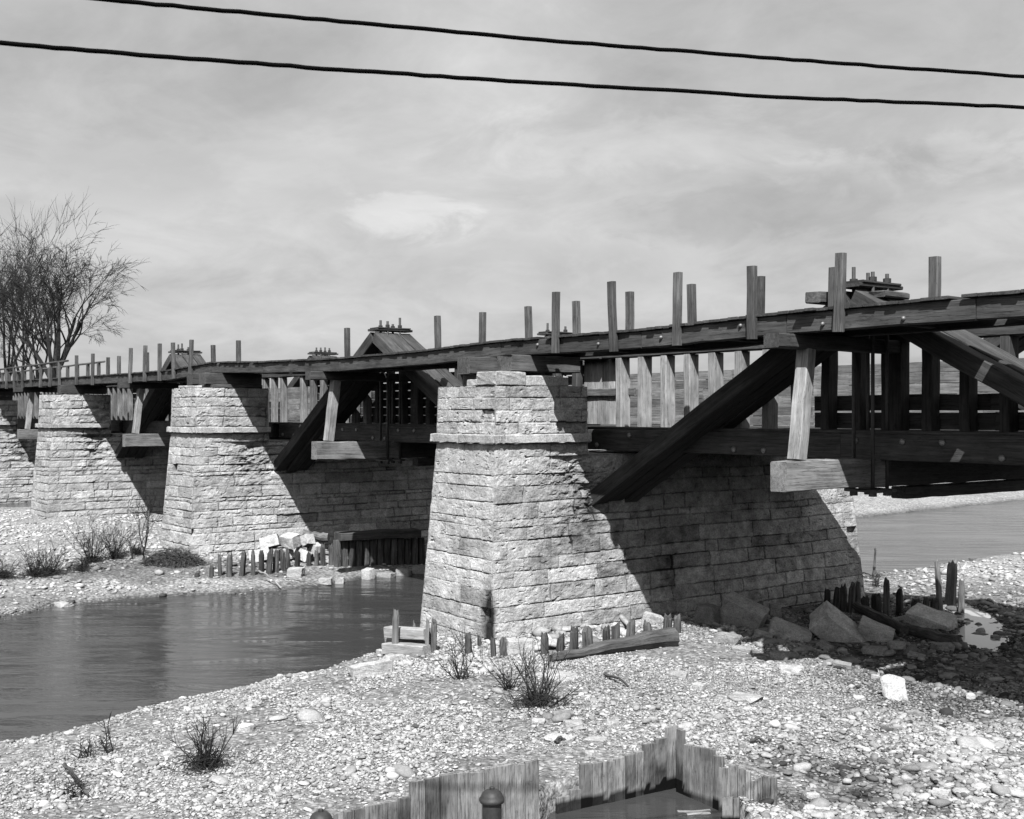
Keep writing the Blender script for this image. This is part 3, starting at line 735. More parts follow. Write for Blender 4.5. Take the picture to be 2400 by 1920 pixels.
row([(496, 1328, 1354, 10), (516, 1304, 1350, 13), (538, 1302, 1352, 14), (565, 1300, 1350, 15), (592, 1298, 1348, 13), (613, 1297, 1346, 13), (629, 1293, 1345, 15), (646, 1294, 1341, 13), (666, 1291, 1339, 13), (679, 1291, 1332, 11), (694, 1296, 1332, 13), (725, 1298, 1326, 13), (742, 1294, 1326, 12), (759, 1281, 1326, 13), (776, 1281, 1324, 12)],
    '%s from the left of the stakes below the white blocks at the second pier', 'stakes at the second pier', M['rot'])
def rock(name, px, by, wpx, hpx, label, cat='boulder', group=None, tone=None, dz=0.0, depth=.75, rot=None, tilt=(0, 0), mat=None, seed=None, boxy=.65, up=0.0):
    rg = np.random.default_rng(seed if seed is not None else int(px*7+by))
    x, y, z, w = pg(px, by); a = wpx*w/F/2; c = hpx*w/F/2; b = a*depth
    sg = np.array([[i, j, k] for i in (-1, 1) for j in (-1, 1) for k in (-1, 1)], float)
    P = sg*rg.uniform(boxy, 1.0, (8, 3)); Q = rg.normal(size=(8, 3)); Q /= np.abs(Q).max(1)[:, None]; P = np.concatenate([P, Q*.98])*np.array([a, b, c])
    bm = bmesh.new(); vs = [bm.verts.new(p) for p in P]; bmesh.ops.convex_hull(bm, input=vs)
    for v in [v for v in bm.verts if not v.link_faces]: bm.verts.remove(v)
    bmesh.ops.dissolve_limit(bm, angle_limit=R(9), verts=bm.verts[:], edges=bm.edges[:])
    bmesh.ops.bevel(bm, geom=bm.edges[:], offset=min(a, c)*.07, segments=2, affect='EDGES', profile=.6)
    bmesh.ops.triangulate(bm, faces=bm.faces[:])
    bmesh.ops.subdivide_edges(bm, edges=[e for e in bm.edges if e.calc_length() > a*.25], cuts=3)
    off = Vector(rg.uniform(-50, 50, 3))
    for v in bm.verts: v.co += mnoise.noise_vector(v.co*(2.2/a)+off)*a*.05+mnoise.noise_vector(v.co*(6/a)+off)*a*.022+Vector(rg.normal(size=3))*a*.006
    rz = rg.uniform(-.5, .5)-.4 if rot is None else rot
    m = Matrix.Rotation(rz+math.pi/2-TH-math.pi/2+0.0, 3, 'Z') @ Matrix.Rotation(tilt[0], 3, 'X') @ Matrix.Rotation(tilt[1], 3, 'Y')
    # local x = image right
    base = Matrix(((SN, -CS, 0), (CS, SN, 0), (0, 0, 1)))
    m = base @ Matrix.Rotation(rz, 3, 'Z') @ Matrix.Rotation(tilt[0], 3, 'X') @ Matrix.Rotation(tilt[1], 3, 'Y')
    bx, by_ = uw2xy(0, b*.6); cz = z+c*.75+dz
    bm.verts.index_update()
    V = [m @ v.co+Vector((x+bx, y+by_, cz)) for v in bm.verts]
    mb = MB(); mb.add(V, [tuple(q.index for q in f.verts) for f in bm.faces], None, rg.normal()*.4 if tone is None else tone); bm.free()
    return tag(mb.build(name, mat or M['rock'], origin=(x, y, z)), label, cat, group)
GB = 'tumbled blocks beside the near pier'
rock('boulder', 1744, 1472, 104, 74, 'big dark block leaning against the long face of the nearest pier', group=GB, tone=-.3, tilt=(.3, .4), seed=3, boxy=.86, depth=.5)
rock('boulder', 1819, 1445, 30, 34, 'small round boulder between the big blocks at the nearest pier', group=GB, tone=-.6)
rock('boulder', 1856, 1500, 100, 36, 'low pointed grey block left of the largest boulder', group=GB, tone=.5, tilt=(.2, .34), seed=8, boxy=.86, depth=.5)
rock('boulder', 1972, 1505, 136, 62, 'largest tilted grey block among the boulders at the nearest pier', group=GB, tone=.9, tilt=(.45, .72), seed=21, boxy=.88, depth=.5)
rock('boulder', 2056, 1503, 84, 42, 'grey block leaning on the right of the largest boulder', group=GB, tone=.3, tilt=(.3, .36), seed=5, boxy=.88, depth=.6)
rock('boulder', 2190, 1472, 108, 36, 'flat grey block in front of the tall pale piles', group=GB, tone=.6, tilt=(.2, .22), seed=6, boxy=.85)
rock('boulder', 1708, 1510, 66, 26, 'small angular block with a pale top beside the gravel edge', group=GB, tone=-.3)
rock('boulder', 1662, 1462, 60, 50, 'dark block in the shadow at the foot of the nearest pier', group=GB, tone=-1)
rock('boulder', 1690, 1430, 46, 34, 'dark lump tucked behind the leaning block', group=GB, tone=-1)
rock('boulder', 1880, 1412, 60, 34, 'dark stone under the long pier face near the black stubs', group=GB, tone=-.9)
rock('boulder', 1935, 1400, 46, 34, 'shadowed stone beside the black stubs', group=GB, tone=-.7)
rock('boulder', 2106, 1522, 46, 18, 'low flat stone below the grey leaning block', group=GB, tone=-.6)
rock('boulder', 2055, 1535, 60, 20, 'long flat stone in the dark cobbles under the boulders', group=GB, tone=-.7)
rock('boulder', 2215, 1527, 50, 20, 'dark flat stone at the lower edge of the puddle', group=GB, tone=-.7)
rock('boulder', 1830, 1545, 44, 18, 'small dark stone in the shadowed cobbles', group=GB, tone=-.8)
rock('boulder', 2297, 1494, 38, 12, 'flat stone lying in the puddle', group=GB, tone=-1.2, dz=-.03)
rock('boulder', 2335, 1500, 22, 12, 'rounded stone at the right rim of the puddle', group=GB, tone=-1.1)
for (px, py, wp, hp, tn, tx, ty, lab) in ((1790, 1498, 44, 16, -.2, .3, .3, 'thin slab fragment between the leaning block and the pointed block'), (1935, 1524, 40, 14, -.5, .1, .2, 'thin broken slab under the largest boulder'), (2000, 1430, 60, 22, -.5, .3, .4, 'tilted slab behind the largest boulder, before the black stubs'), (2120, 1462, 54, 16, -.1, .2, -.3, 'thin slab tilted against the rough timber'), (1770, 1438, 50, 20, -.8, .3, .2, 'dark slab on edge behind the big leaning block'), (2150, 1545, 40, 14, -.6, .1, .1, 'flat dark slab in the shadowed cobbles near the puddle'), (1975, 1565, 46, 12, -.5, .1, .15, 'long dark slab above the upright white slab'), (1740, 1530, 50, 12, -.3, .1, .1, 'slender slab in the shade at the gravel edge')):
    rock('broken_slab', px, py, wp, hp, lab, 'broken slab', GB, tone=tn, tilt=(tx, ty), depth=.55, boxy=.85)
GP = 'pale stones on the shingle'
rock('upright_slab', 2097, 1640, 64, 66, 'white upright slab standing on the shingle at the shadow edge', 'stone slab', GP, tone=1.0, depth=.28, tilt=(-.3, .16), rot=.15, seed=29, boxy=.62)
rock('boulder', 2275, 1640, 22, 16, 'small pale stone right of the upright slab', group=GP, tone=.8)
rock('boulder', 2052, 1592, 20, 12, 'small pale stone left of the upright slab', group=GP, tone=.4)
rock('boulder', 1640, 1618, 30, 18, 'knobbly pale stone left of the shadow on the shingle', group=GP, tone=.6)
rock('flat_slab', 1858, 1580, 60, 16, 'flat pale slab catching sun at the shadow edge', 'stone slab', GP, tone=.9, depth=.9)
rock('flat_slab', 1748, 1645, 74, 12, 'flat grey slab sunk in the shingle', 'stone slab', GP, tone=.3, depth=.9)
rock('flat_slab', 1305, 1592, 96, 12, 'long pale slab sunk in the shingle behind the bush', 'stone slab', GP, tone=.35, depth=.8, dz=-.03)
rock('flat_slab', 1219, 1530, 66, 34, 'pale block lying between the rotten stubs', 'stone slab', GP, tone=.6, depth=.6, seed=4, boxy=.85, rot=.1)
rock('flat_slab', 1388, 1458, 74, 16, 'pale slab on the rubble at the foot of the nearest pier', 'stone slab', GP, tone=.6, depth=.7)
rock('flat_slab', 1530, 1462, 52, 26, 'pale leaning slab behind the right hand stubs', 'stone slab', GP, tone=.7, depth=.5, tilt=(.2, .3))
rock('flat_slab', 1575, 1436, 44, 22, 'squared stone in the shadow behind the right hand stubs', 'stone slab', GP, tone=-.1, depth=.6)
rock('long_stone', 868, 1585, 104, 34, 'long pale squared stone lying on the water edge', 'stone slab', GP, tone=.6, depth=.35, tilt=(0, -.12), rot=.35, seed=2, boxy=.85)
rock('flat_slab', 925, 1550, 54, 16, 'thin pale slab above the long stone at the water edge', 'stone slab', GP, tone=.5, depth=.5, rot=.3)
rock('boulder', 892, 1537, 22, 16, 'pale stone at the water edge beside the tall squared stake', group=GP, tone=.5)
for (px, py, wp, hp, tn, lab) in ((1320, 1680, 52, 14, -.7, 'dark flat stone below the bush'), (1345, 1705, 50, 16, .2, 'grey stone below the dark flat stone'), (1262, 1695, 36, 12, .3, 'small flat stone under the bush root'), (1315, 1742, 70, 16, .5, 'wide pale flat stone above the plank wall'), (1398, 1745, 54, 16, .5, 'pale flat stone right of the wide one'), (1383, 1775, 26, 18, .7, 'white cobble above the plank wall'), (1437, 1700, 32, 14, .2, 'flat grey cobble up the shingle'), (1590, 1588, 48, 16, .0, 'grey stone on the shingle near the log'),
      (1740, 1755, 18, 18, -.9, 'dark round cobble right of the plank corner'), (2145, 1680, 40, 16, -.5, 'dark stone on the white shingle'), (2210, 1870, 48, 20, .8, 'white cobble at the lower right'), (2300, 1890, 46, 20, .1, 'grey cobble at the lower right edge'), (2015, 1640, 28, 12, .7, 'pale cobble at the shadow rim'), (575, 1715, 40, 22, 1.0, 'white stone near the left bush'), (1905, 1872, 34, 16, .9, 'white cobble by the muddy hollow'), (1930, 1905, 40, 18, .8, 'pale cobble below the muddy hollow')):
    rock('cobble', px, py, wp, hp, lab, 'stone', GP, tone=tn, dz=-.02, depth=.8)
GW = 'white blocks at the second pier'
for (px, py, wp, hp, dz, lab) in ((608, 1318, 52, 34, 0, 'left lower white block'), (631, 1318, 50, 30, .55, 'tilted white block, upper left'), (679, 1318, 40, 32, .62, 'upper middle white block'), (709, 1318, 38, 26, .1, 'lower middle white block'), (716, 1316, 36, 28, .6, 'upper right white block'), (738, 1316, 36, 30, .25, 'lower right white block'), (668, 1316, 34, 26, .1, 'small white block in the middle gap')):
    rock('stone_block', px, py, wp, hp, lab+' in the heap by the second pier', 'stone block', GW, tone=1.1, dz=dz, tilt=(random.uniform(-.3, .3), random.uniform(-.4, .4)), boxy=.8)
for (px, py, wp, hp, tn, lab) in ((692, 1353, 38, 24, .6, 'white block alone on the bank below the stake row'), (764, 1370, 34, 17, .5, 'white rock at the edge of the far bank'), (796, 1370, 22, 18, .4, 'small white rock at the tip of the far bank'), (861, 1362, 32, 34, .5, 'white rock standing in the stream edge between the piers'), (905, 1358, 40, 18, -.6, 'dark wet rock in the stream between the piers'), (945, 1356, 36, 28, -.5, 'dark rock left of the rounded one by the nearest pier'), (985, 1352, 40, 28, -.3, 'rounded grey rock beside the nearest pier'), (965, 1364, 44, 14, -.4, 'flat wet rock in front of the rounded grey rock'), (142, 1425, 40, 14, .2, 'flat rock at the tip of the left bank')):
    rock('rock', px, py, wp, hp, lab, 'rock', 'rocks along the far bank', tone=tn)
def log(p, r0, r1, label, name='log', mat=None, bend=.0, cat='log', sides=9):
    (ax, ay, da), (bx, by, db) = p
    a = Vector(pg(ax, ay)[:3])+Vector((0, 0, da)); b = Vector(pg(bx, by)[:3])+Vector((0, 0, db)); n = 9; pts = []; rs = []
    for i in range(n+1):
        t = i/n; q = a.lerp(b, t); q.z += math.sin(t*math.pi)*bend; q += Vector((random.uniform(-.02, .02), random.uniform(-.02, .02), random.uniform(-.02, .02))); pts.append(q); rs.append((r0+(r1-r0)*t)*random.uniform(.88, 1.1))
    mb = MB(); tube(mb, pts, rs, sides); return tag(mb.build(name, mat or M['rot'], origin=tuple(a)), label, cat)
log(((1290, 1552, .05), (1575, 1512, .16)), .1, .24, 'thick weathered log lying below the rotten stubs at the nearest pier', mat=M['post'], bend=.05)
log(((2006, 1445, .3), (2120, 1490, .15)), .14, .15, 'rough timber leaning down behind the largest boulder')
log(((2124, 1485, .12), (2244, 1515, .1)), .17, .16, 'thick dark log end lying at the puddle')
log(((1755, 1283, 3.0), (1758, 1283, 3.1)), .01, .01, '') if False else None
log(((710, 1306, .9), (770, 1306, .75)), .17, .18, 'short round log on top of the white block heap', mat=M['mid'])
mb = MB()
a = Vector(pg(905, 1535)[:3]); b = Vector(pg(1000, 1535)[:3])
for k, (dz, dw, t) in enumerate(((.14, 0, .5), (.2, .7, .3), (.46, .35, .6))):
    sx, sy = uw2xy(0, dw); off = Vector((sx, sy, dz))
    timber(mb, a+off+Vector((0, 0, random.uniform(-.03, .03))), b+off+Vector((0, 0, -.05)), .28, .26, tone=t, jit=.015)
crib = mb.build('timber_crib', M['pale'], origin=tuple(a)); tag(crib, 'small crib of squared timbers at the water edge left of the nearest pier', 'timber crib')
# low pile wall with cap stones in the shadow of the second pier
x0, y0, z0, w0 = pg(790, 1328); t_ = thing('pile_wall', (x0, y0, z0), 'low dark pile wall capped with slabs in the shade of the second pier', 'wall')
u0, uw_ = xy2uw(x0, y0)
for k in range(13):
    xx, yy = uw2xy(u0+.28*k*.9, uw_+.28*k*.42); tbr('pile', (xx, yy, z0-.3), (xx, yy, z0+.95+random.uniform(-.05, .05)), .24, .2, M['rot'], t_, up=(0, 1, 0), jit=.015)
rngc = np.random.default_rng(4)
for k in range(2):
    mb = MB(); ua = u0+1.6*k*.9; wa = uw_+1.6*k*.42+.1; xx, yy = uw2xy(ua, wa); xe, ye = uw2xy(ua+1.6*.9, wa+1.6*.42)
    timber(mb, (xx, yy, z0+1.12), (xe, ye, z0+1.12), .9, .28, jit=.02, tone=-.3); mb.build('cap_slab', M['post'], t_)

# ------------------------------------------------------------------ plank sheet wall and capped pipes in the foreground
def zpx(py, w): return (HY-py)*w/F
def planks(root, specs, A, B, zbot, ub=None):
    """specs: (px0, px1, top y at left, top y at right); A, B plan ends of the wall line"""
    for (p0, p1, t0, t1) in specs:
        def hit(px):
            k = (px-HX)/F; du, dw = B[0]-A[0], B[1]-A[1]
            s = (k*A[1]-A[0])/(du-k*dw); return A[0]+s*du, A[1]+s*dw
        (u0, w0), (u1, w1) = hit(p0), hit(p1); um, wm = (u0+u1)/2, (w0+w1)/2
        x0, y0 = uw2xy(u0, w0); x1, y1 = uw2xy(u1, w1); d = Vector((x1-x0, y1-y0, 0)); L = d.length; d.normalize(); nrm = Vector((d.y, -d.x, 0))
        za, zb2 = zpx(t0, w0), zpx(t1, w1); o = random.uniform(-.012, .012)
        th = .055; g = .004; V = []; G = []; ro = [random.uniform(-40, 40) for _ in range(3)]; nz = 16; ns = 3; TN = []; tb = random.uniform(-1, 1)
        for f in (0, 1):
            for i in range(nz+1):
                for j in range(ns+1):
                    s = g+(L-2*g)*j/ns; zt = za+(zb2-za)*j/ns+random.uniform(-.006, .006); z = zbot+(zt-zbot)*i/nz
                    p = Vector((x0, y0, z))+d*s+nrm*(o+(th/2 if f == 0 else -th/2)+random.uniform(-.003, .003))
                    V.append(p); G.append((z*1.0+ro[0], s+ro[1], f*.05+ro[2])); hw = z-ZW-.10-.16*float(fbm(np.array([p.x*3]), np.array([p.y*3+f]), 4, 3)[0])+.05; TN.append(tb-(3.2 if hw < 0 and zbot < -6.3 else 0)-(1.3*max(0, float(fbm(np.array([p.x*1.3+p.y]), np.array([z*1.6]), 14, 3)[0])-.56)*6))
        Fc = []; c = ns+1; N = (nz+1)*c
        for i in range(nz):
            for j in range(ns):
                a = i*c+j; Fc.append((a, a+1, a+c+1, a+c)); Fc.append((N+a+c, N+a+c+1, N+a+1, N+a))
        for i in range(nz):
            a = i*c; Fc.append((a+c, N+a+c, N+a, a)); a = i*c+ns; Fc.append((a, N+a, N+a+c, a+c))
        for j in range(ns):
            a = nz*c+j; Fc.append((a, a+1, N+a+1, N+a))
        mb = MB(); mb.add(V, Fc, G, TN); mb.build('plank', M['plank'], root)
def cz(x): return 700+x/1.7967
def cy(y): return 1520+y/1.7967
def pls(L): return [(cz(a), cz(b), cy(c), cy(d)) for a, b, c, d in L]
A = pw(781, 1907, -4.85); B = pw(1262, 1782, -4.65)
rt = thing('plank_wall', (*uw2xy(*A), -5.6), 'stepped wall of upright sawn planks behind the capped pipes, left of the gap', 'plank wall', 'plank sheeting in the foreground')
planks(rt, pls([(100, 145, 712, 700), (145, 187, 695, 690), (187, 222, 688, 682), (222, 275, 680, 672), (275, 347, 665, 652), (347, 418, 650, 638), (418, 468, 633, 628), (468, 530, 563, 556), (530, 595, 551, 541), (595, 664, 534, 525), (664, 720, 527, 519), (720, 780, 524, 519), (780, 848, 509, 494), (848, 905, 496, 482), (905, 950, 491, 485), (950, 1007, 479, 466)]), A, B, -6.2)
rt = thing('plank_wall', (*uw2xy(*VC), ZW), 'angled wall of upright planks round the dark pool, highest at its corner', 'plank wall', 'plank sheeting in the foreground')
planks(rt, pls([(1085, 1138, 630, 618), (1140, 1185, 597, 592), (1185, 1235, 489, 486), (1235, 1297, 485, 477), (1297, 1327, 475, 472), (1327, 1370, 466, 455), (1370, 1415, 451, 440), (1415, 1450, 437, 431), (1450, 1500, 406, 398), (1500, 1550, 384, 374), (1546, 1596, 334, 322)]), VL, VC, -6.5)
planks(rt, pls([(1597, 1626, 338, 346), (1626, 1658, 402, 409), (1658, 1690, 410, 416), (1690, 1750, 414, 428), (1750, 1790, 449, 458), (1776, 1812, 498, 504)]), VC, VR, -6.5)
VE = (VR[0]+.75, VR[1]-.35)
planks(rt, pls([(1812, 1850, 489, 500), (1850, 1884, 500, 512), (1884, 1905, 512, 518), (1905, 1932, 560, 556), (1932, 1955, 548, 540), (1955, 1990, 536, 545), (1990, 2015, 540, 543)]), VR, VE, -6.5)
planks(rt, pls([(1785, 1830, 628, 624), (1830, 1858, 632, 628)]), (VR[0]-.25, VR[1]-.45), (VE[0]-.2, VE[1]-.45), -6.5)
def pipe(px, topy, w, label):
    u = (px-HX)/F*w; x, y = uw2xy(u, w); zt = zpx(topy, w); k = w/F
    rt = thing('capped_pipe', (x, y, -5.8), label, 'iron pipe', 'capped iron pipes'); r = 23*k
    mb = MB(); lathe(mb, (x, y, 0), [(r, -6.2), (r, zt-36*k), (r*.98, zt-36*k)], 24); mb.build('pipe_body', M['iron'], rt, smooth=False)
    mb = MB(); lathe(mb, (x, y, zt), [(r*1.02, -37*k), (r*1.22, -36*k), (r*1.3, -32*k), (r*1.3, -27*k), (r*1.18, -25*k), (r*1.12, -20*k), (r*.98, -14*k), (r*.7, -9*k), (r*.35, -6.5*k), (r*.05, -6*k)], 24); cp = mb.build('domed_cap', M['iron'], rt, smooth=True)
    mb = MB(); lathe(mb, (x, y, zt), [(6*k, -9*k), (6*k, -1*k), (5*k, 0)], 6); mb.build('square_nut', M['iron'], cp)
pipe(1153, 1844, 13.2, 'rusty iron pipe with a domed cap standing before the plank wall')
pipe(752, 1896, 12.6, 'rusty iron pipe, only its domed cap showing at the bottom edge')
# bits of board floating in the pool
for (px, py, L, lab) in ((1588, 1905, .5, 'pale floating stick in the dark pool'), (1610, 1910, .35, 'shorter floating stick in the dark pool')):
    u, w = pw(px, py, ZW); x, y = uw2xy(u, w); x2, y2 = uw2xy(u+L, w+.06); mb = MB(); timber(mb, (x, y, ZW+.01), (x2, y2, ZW+.015), .06, .03); tag(mb.build('floating_stick', M['pale'], origin=(x, y, ZW)), lab, 'stick')

# ------------------------------------------------------------------ brush and trees
def shrub(px, py, hpx, spread, n, label, twig=5, dense=True, lean=0.0, name='bare_shrub', mat=None, rk=1.0):
    x, y, z, w = pg(px, py); h = hpx*w/F; mb = MB(); rnd = random.Random(int(px*3+py))
    for i in range(n):
        az = rnd.uniform(0, 6.283); out = rnd.uniform(.1, 1)*spread; hh = h*rnd.uniform(.35, 1.0); p = Vector((x+rnd.uniform(-.12, .12), y+rnd.uniform(-.12, .12), z-.05))
        d = Vector((math.cos(az)*out+lean*SN, math.sin(az)*out+lean*CS, 1)).normalized(); pts = [p.copy()]; rs = [.013*rk]; m = 7
        for k in range(m):
            d = (d+Vector((rnd.uniform(-.2, .2), rnd.uniform(-.2, .2), rnd.uniform(-.05, .12)))).normalized(); p = p+d*hh/m; pts.append(p.copy()); rs.append(.013*rk*(1-(k+1)/m*.75))
        tube(mb, pts, rs, 4, cap=False)
        for q in range(twig):
            b = rnd.randint(2, m-1); p2 = pts[b].copy(); d2 = (d+Vector((rnd.uniform(-.9, .9), rnd.uniform(-.9, .9), rnd.uniform(-.2, .7)))).normalized(); pp = [p2.copy()]
            for k in range(4): d2 = (d2+Vector((rnd.uniform(-.25, .25), rnd.uniform(-.25, .25), rnd.uniform(-.05, .15)))).normalized(); p2 = p2+d2*hh*.09; pp.append(p2.copy())
            tube(mb, pp, [.006*rk, .0055*rk, .005*rk, .004*rk, .003*rk], 3, cap=False)
    root = thing(name, (x, y, z), label, 'shrub', 'bare shrubs on the banks')
    if dense and dense < .7: dense = .25
    if dense >= .7:
        mb.build('stems', mat or M['twig'], root); mb = MB()
    if dense:
        for i in range(int(120*dense)):
            az = rnd.uniform(0, 6.283); r = abs(rnd.gauss(0, .34 if dense > 2.3 else .24 if dense > .7 else .1)); p = Vector((x+math.cos(az)*r, y+math.sin(az)*r, z+rnd.uniform(-.02, .22)*max(.3, 1-r)))
            d = Vector((rnd.uniform(-1, 1), rnd.uniform(-1, 1), rnd.uniform(-.2, .5))).normalized()*rnd.uniform(.12, .3)
            tube(mb, [p, p+d*.5+Vector((0, 0, rnd.uniform(-.03, .05))), p+d], [.007, .006, .003], 3, cap=False)
    mb.build('root_tangle' if dense >= .7 else 'stems', mat or M['twig'], root)
    return root
shrub(1262, 1655, 150, 1.2, 20, 'bare shrub with a dark root tangle on the shingle before the nearest pier', dense=3, lean=.05, rk=1.25)
shrub(1085, 1592, 125, 1.1, 10, 'thin bare shrub left of the rooty one before the nearest pier', dense=.5, lean=-.5)
shrub(1190, 1615, 120, 1.4, 11, 'low bare sprig between the two shrubs before the nearest pier', dense=.5)
shrub(482, 1800, 165, .8, 20, 'bushy bare shrub at the lower left of the shingle', dense=2.2)
shrub(250, 1765, 120, .25, 3, 'few tall bare sprigs standing left of the bushy shrub', dense=.3, lean=-.1)
shrub(200, 1780, 60, .8, 7, 'low bare sprigs at the left of the shingle', dense=.3)
shrub(180, 1868, 50, .7, 6, 'small dark sprig near the lower left corner', dense=.6)
for i, (px, py, h, n, lab) in enumerate(((20, 1355, 60, 18, 'brush at the left edge of the far bank'), (75, 1352, 62, 22, 'brushy clump near the left edge of the far bank'), (125, 1348, 72, 22, 'brushy clump in the middle of the far bank'), (180, 1338, 62, 18, 'thin brush right of the middle clump'), (225, 1318, 70, 24, 'dark brushy clump left of the small bare tree'), (265, 1310, 72, 26, 'darkest brushy clump beside the small bare tree'), (310, 1300, 50, 14, 'low brush at the foot of the small bare tree'))):
    shrub(px+(-12, 8, -6, 14, -9, 3, 10)[i], py, h*(1.0, 1.5, 1.25, .8, 1.75, 1.35, 1.0)[i], (1.6, 1.0, 1.5, 1.2, 1.0, 1.5, 1.3)[i], n+(2, 10, 6, 0, 14, 10, 2)[i], lab, dense=2.5, rk=.85, twig=7)
shrub(2052, 1375, 40, .8, 12, 'twiggy drift clump at the far end of the nearest pier', dense=.5)
shrub(2110, 1447, 32, 1.0, 9, 'tangle of bent twigs among the black stubs', dense=.5)
shrub(1170, 1900, 60, 1.0, 1, 'x', dense=0) if False else None
# brush mound
x, y, z, w = pg(405, 1322); mb = MB(); rnd = random.Random(4)
for i in range(1500):
    a = rnd.uniform(0, 6.283); r = math.sqrt(rnd.random()); px_, py_ = uw2xy(math.cos(a)*r*1.15, math.sin(a)*r*.7); hz = .62*(1-r*r)
    p = Vector((x+px_, y+py_, z+hz*rnd.uniform(.3, 1))); d = Vector((rnd.uniform(-1, 1), rnd.uniform(-1, 1), rnd.uniform(-.5, .35))).normalized()*rnd.uniform(.12, .35)
    tube(mb, [p, p+d*.5+Vector((0, 0, .03)), p+d], [.011, .01, .004], 3, cap=False)
tag(mb.build('brush_mound', M['brush'], origin=(x, y, z)), 'low mound of dead brush left of the second pier', 'brush')
# driftwood
for (p0, p1, h0, h1, lab) in (((608, 1362), (660, 1385), .35, .1, 'pale forked drift branch at the edge of the far bank'), ((670, 1372), (742, 1378), .22, .08, 'thin pale drift stick right of the forked branch'),
        ((1418, 1588), (1470, 1612), .06, .04, 'dark drift stick on the shingle by the log'), ((1760, 1742), (1792, 1746), .04, .04, 'short dark stick on the white shingle'), ((150, 1818), (205, 1872), .16, .05, 'dark crooked driftwood at the lower left'), ((2010, 1352), (2046, 1356), .1, .1, 'dark drift branch at the far end of the nearest pier'), ((1302, 1746), (1326, 1744), .05, .05, 'short black pipe end on the shingle above the plank wall')):
    log(((*p0, h0), (*p1, h1)), .035, .02, lab, 'driftwood', M['pale'] if 'pale' in lab else M['rot'], .06, 'driftwood', 6)
log(((2046, 1362, 0), (2052, 1362, 1.15)), .06, .03, 'bent upright drift branch at the water behind the nearest pier', 'driftwood', M['rot'], 0, 'driftwood', 6)

def tree(u, w, zb, H, r, label, seed, forkh, spread=.55, levels=6, name='bare_tree', twig=1.0, nmain=5, lean=0.0, droop=.5):
    rnd = random.Random(seed); x, y = uw2xy(u, w); root = thing(name, (x, y, zb), label, 'tree', 'leafless trees')
    tm = MB(); cm = MB()
    def branch(p, d, L, r0, lev, mbx):
        n = 6 if lev < 3 else 4; pts = [p.copy()]; rs = [r0]; q = p.copy(); dd = d.copy(); rend = r0*(.55 if lev < levels else .3)
        for k in range(n):
            j = .13 if lev < 2 else .2
            g = (.10 if lev <= 1 else .07) - droop*.05*max(0, lev-1)
            dd = (dd+Vector((rnd.uniform(-j, j), rnd.uniform(-j, j), rnd.uniform(-j, j)*.7+g))).normalized(); q = q+dd*L/n; pts.append(q.copy()); rs.append(r0+(rend-r0)*(k+1)/n)
        tube(mbx, pts, rs, 7 if lev == 0 else (5 if lev < 3 else 3), cap=False)
        if lev >= levels: return
        nb = [0, 4, 4, 4, 3, 3, 3][lev] if lev else 0
        for k in range(nb):
            t = rnd.uniform(.3, 1.0) if k else 1.0; i = min(n, max(1, int(round(t*n)))); pd = (pts[i]-pts[i-1]).normalized()
            ax = Vector((rnd.uniform(-1, 1), rnd.uniform(-1, 1), rnd.uniform(-1, 1))); side = (ax-pd*ax.dot(pd)).normalized(); an = rnd.uniform(.3, .8) if k else rnd.uniform(.05, .35)
            nd_ = (pd*math.cos(an)+side*math.sin(an)).normalized(); branch(pts[i], nd_, L*rnd.uniform(.5, .78), max(rs[i]*rnd.uniform(.45, .7), .008*twig), lev+1, cm)
    # trunk
    p = Vector((x, y, zb-.3)); pts = []; rs = []
    for k in range(7):
        t = k/6; sx, sy = uw2xy(lean*t*forkh, 0); pts.append(Vector((x+sx+rnd.uniform(-.06, .06), y+sy+rnd.uniform(-.06, .06), zb-.3+(forkh+.3)*t))); rs.append(r*(1.25-.45*t) if k else r*1.7)
    tube(tm, pts, rs, 12, cap=False)
    for k in range(nmain):
        az = 6.283*(k+rnd.uniform(-.25, .25))/nmain; out = spread*rnd.uniform(.5, 1.25); st = pts[-1] if k < 3 else pts[-1].lerp(pts[-2], rnd.uniform(.2, 1.0))
        branch(st-Vector((0, 0, .2)), Vector((math.cos(az)*out, math.sin(az)*out, 1)).normalized(), (H-forkh)*rnd.uniform(.42, .52), r*rnd.uniform(.5, .68), 1, cm)
    tm.build('trunk', M['bark'], root, smooth=True); cm.build('branches', M['twig'], root)
    return root
def tp(px, w): return ((px-HX)/F*w, w)
tree(*tp(130, 122), -5.3, 22.5, .45, 'large spreading leafless elm behind the far end of the bridge', 11, 9.5, .52, 6, nmain=7, twig=2.6, droop=.6)
tree(*tp(18, 128), -5.3, 25.5, .30, 'tall leafless tree at the left edge, left of the large elm', 5, 9, .42, 5, nmain=5, twig=2.6, droop=.1)
tree(*tp(52, 140), -5.3, 24, .28, 'slender leafless tree between the left edge tree and the elm', 8, 10, .35, 5, nmain=5, twig=2.6, droop=.1)
tree(*tp(90, 133), -5.3, 21, .26, 'thin straight leafless tree just left of the large elm', 15, 9, .35, 5, nmain=4, twig=2.6, droop=.1)
tree(*tp(-40, 124), -5.3, 27, .34, 'leafless tree mostly outside the left edge', 25, 8, .5, 4, nmain=6, twig=2.6, droop=.2)
x, y, z, w = pg(337, 1312); u_, w_ = xy2uw(x, y)
tree(u_, w_, z, 2.5, .045, 'small bare tree on the far bank before the third pier', 3, .5, .5, 4, nmain=3, twig=.9, droop=0.0, name='small_bare_tree')
tree(u_-.35, w_+.1, z, 1.7, .03, 'small crooked sapling leaning left beside the small bare tree', 13, .45, .5, 3, nmain=2, twig=.9, lean=-.3, droop=0, name='small_bare_tree')

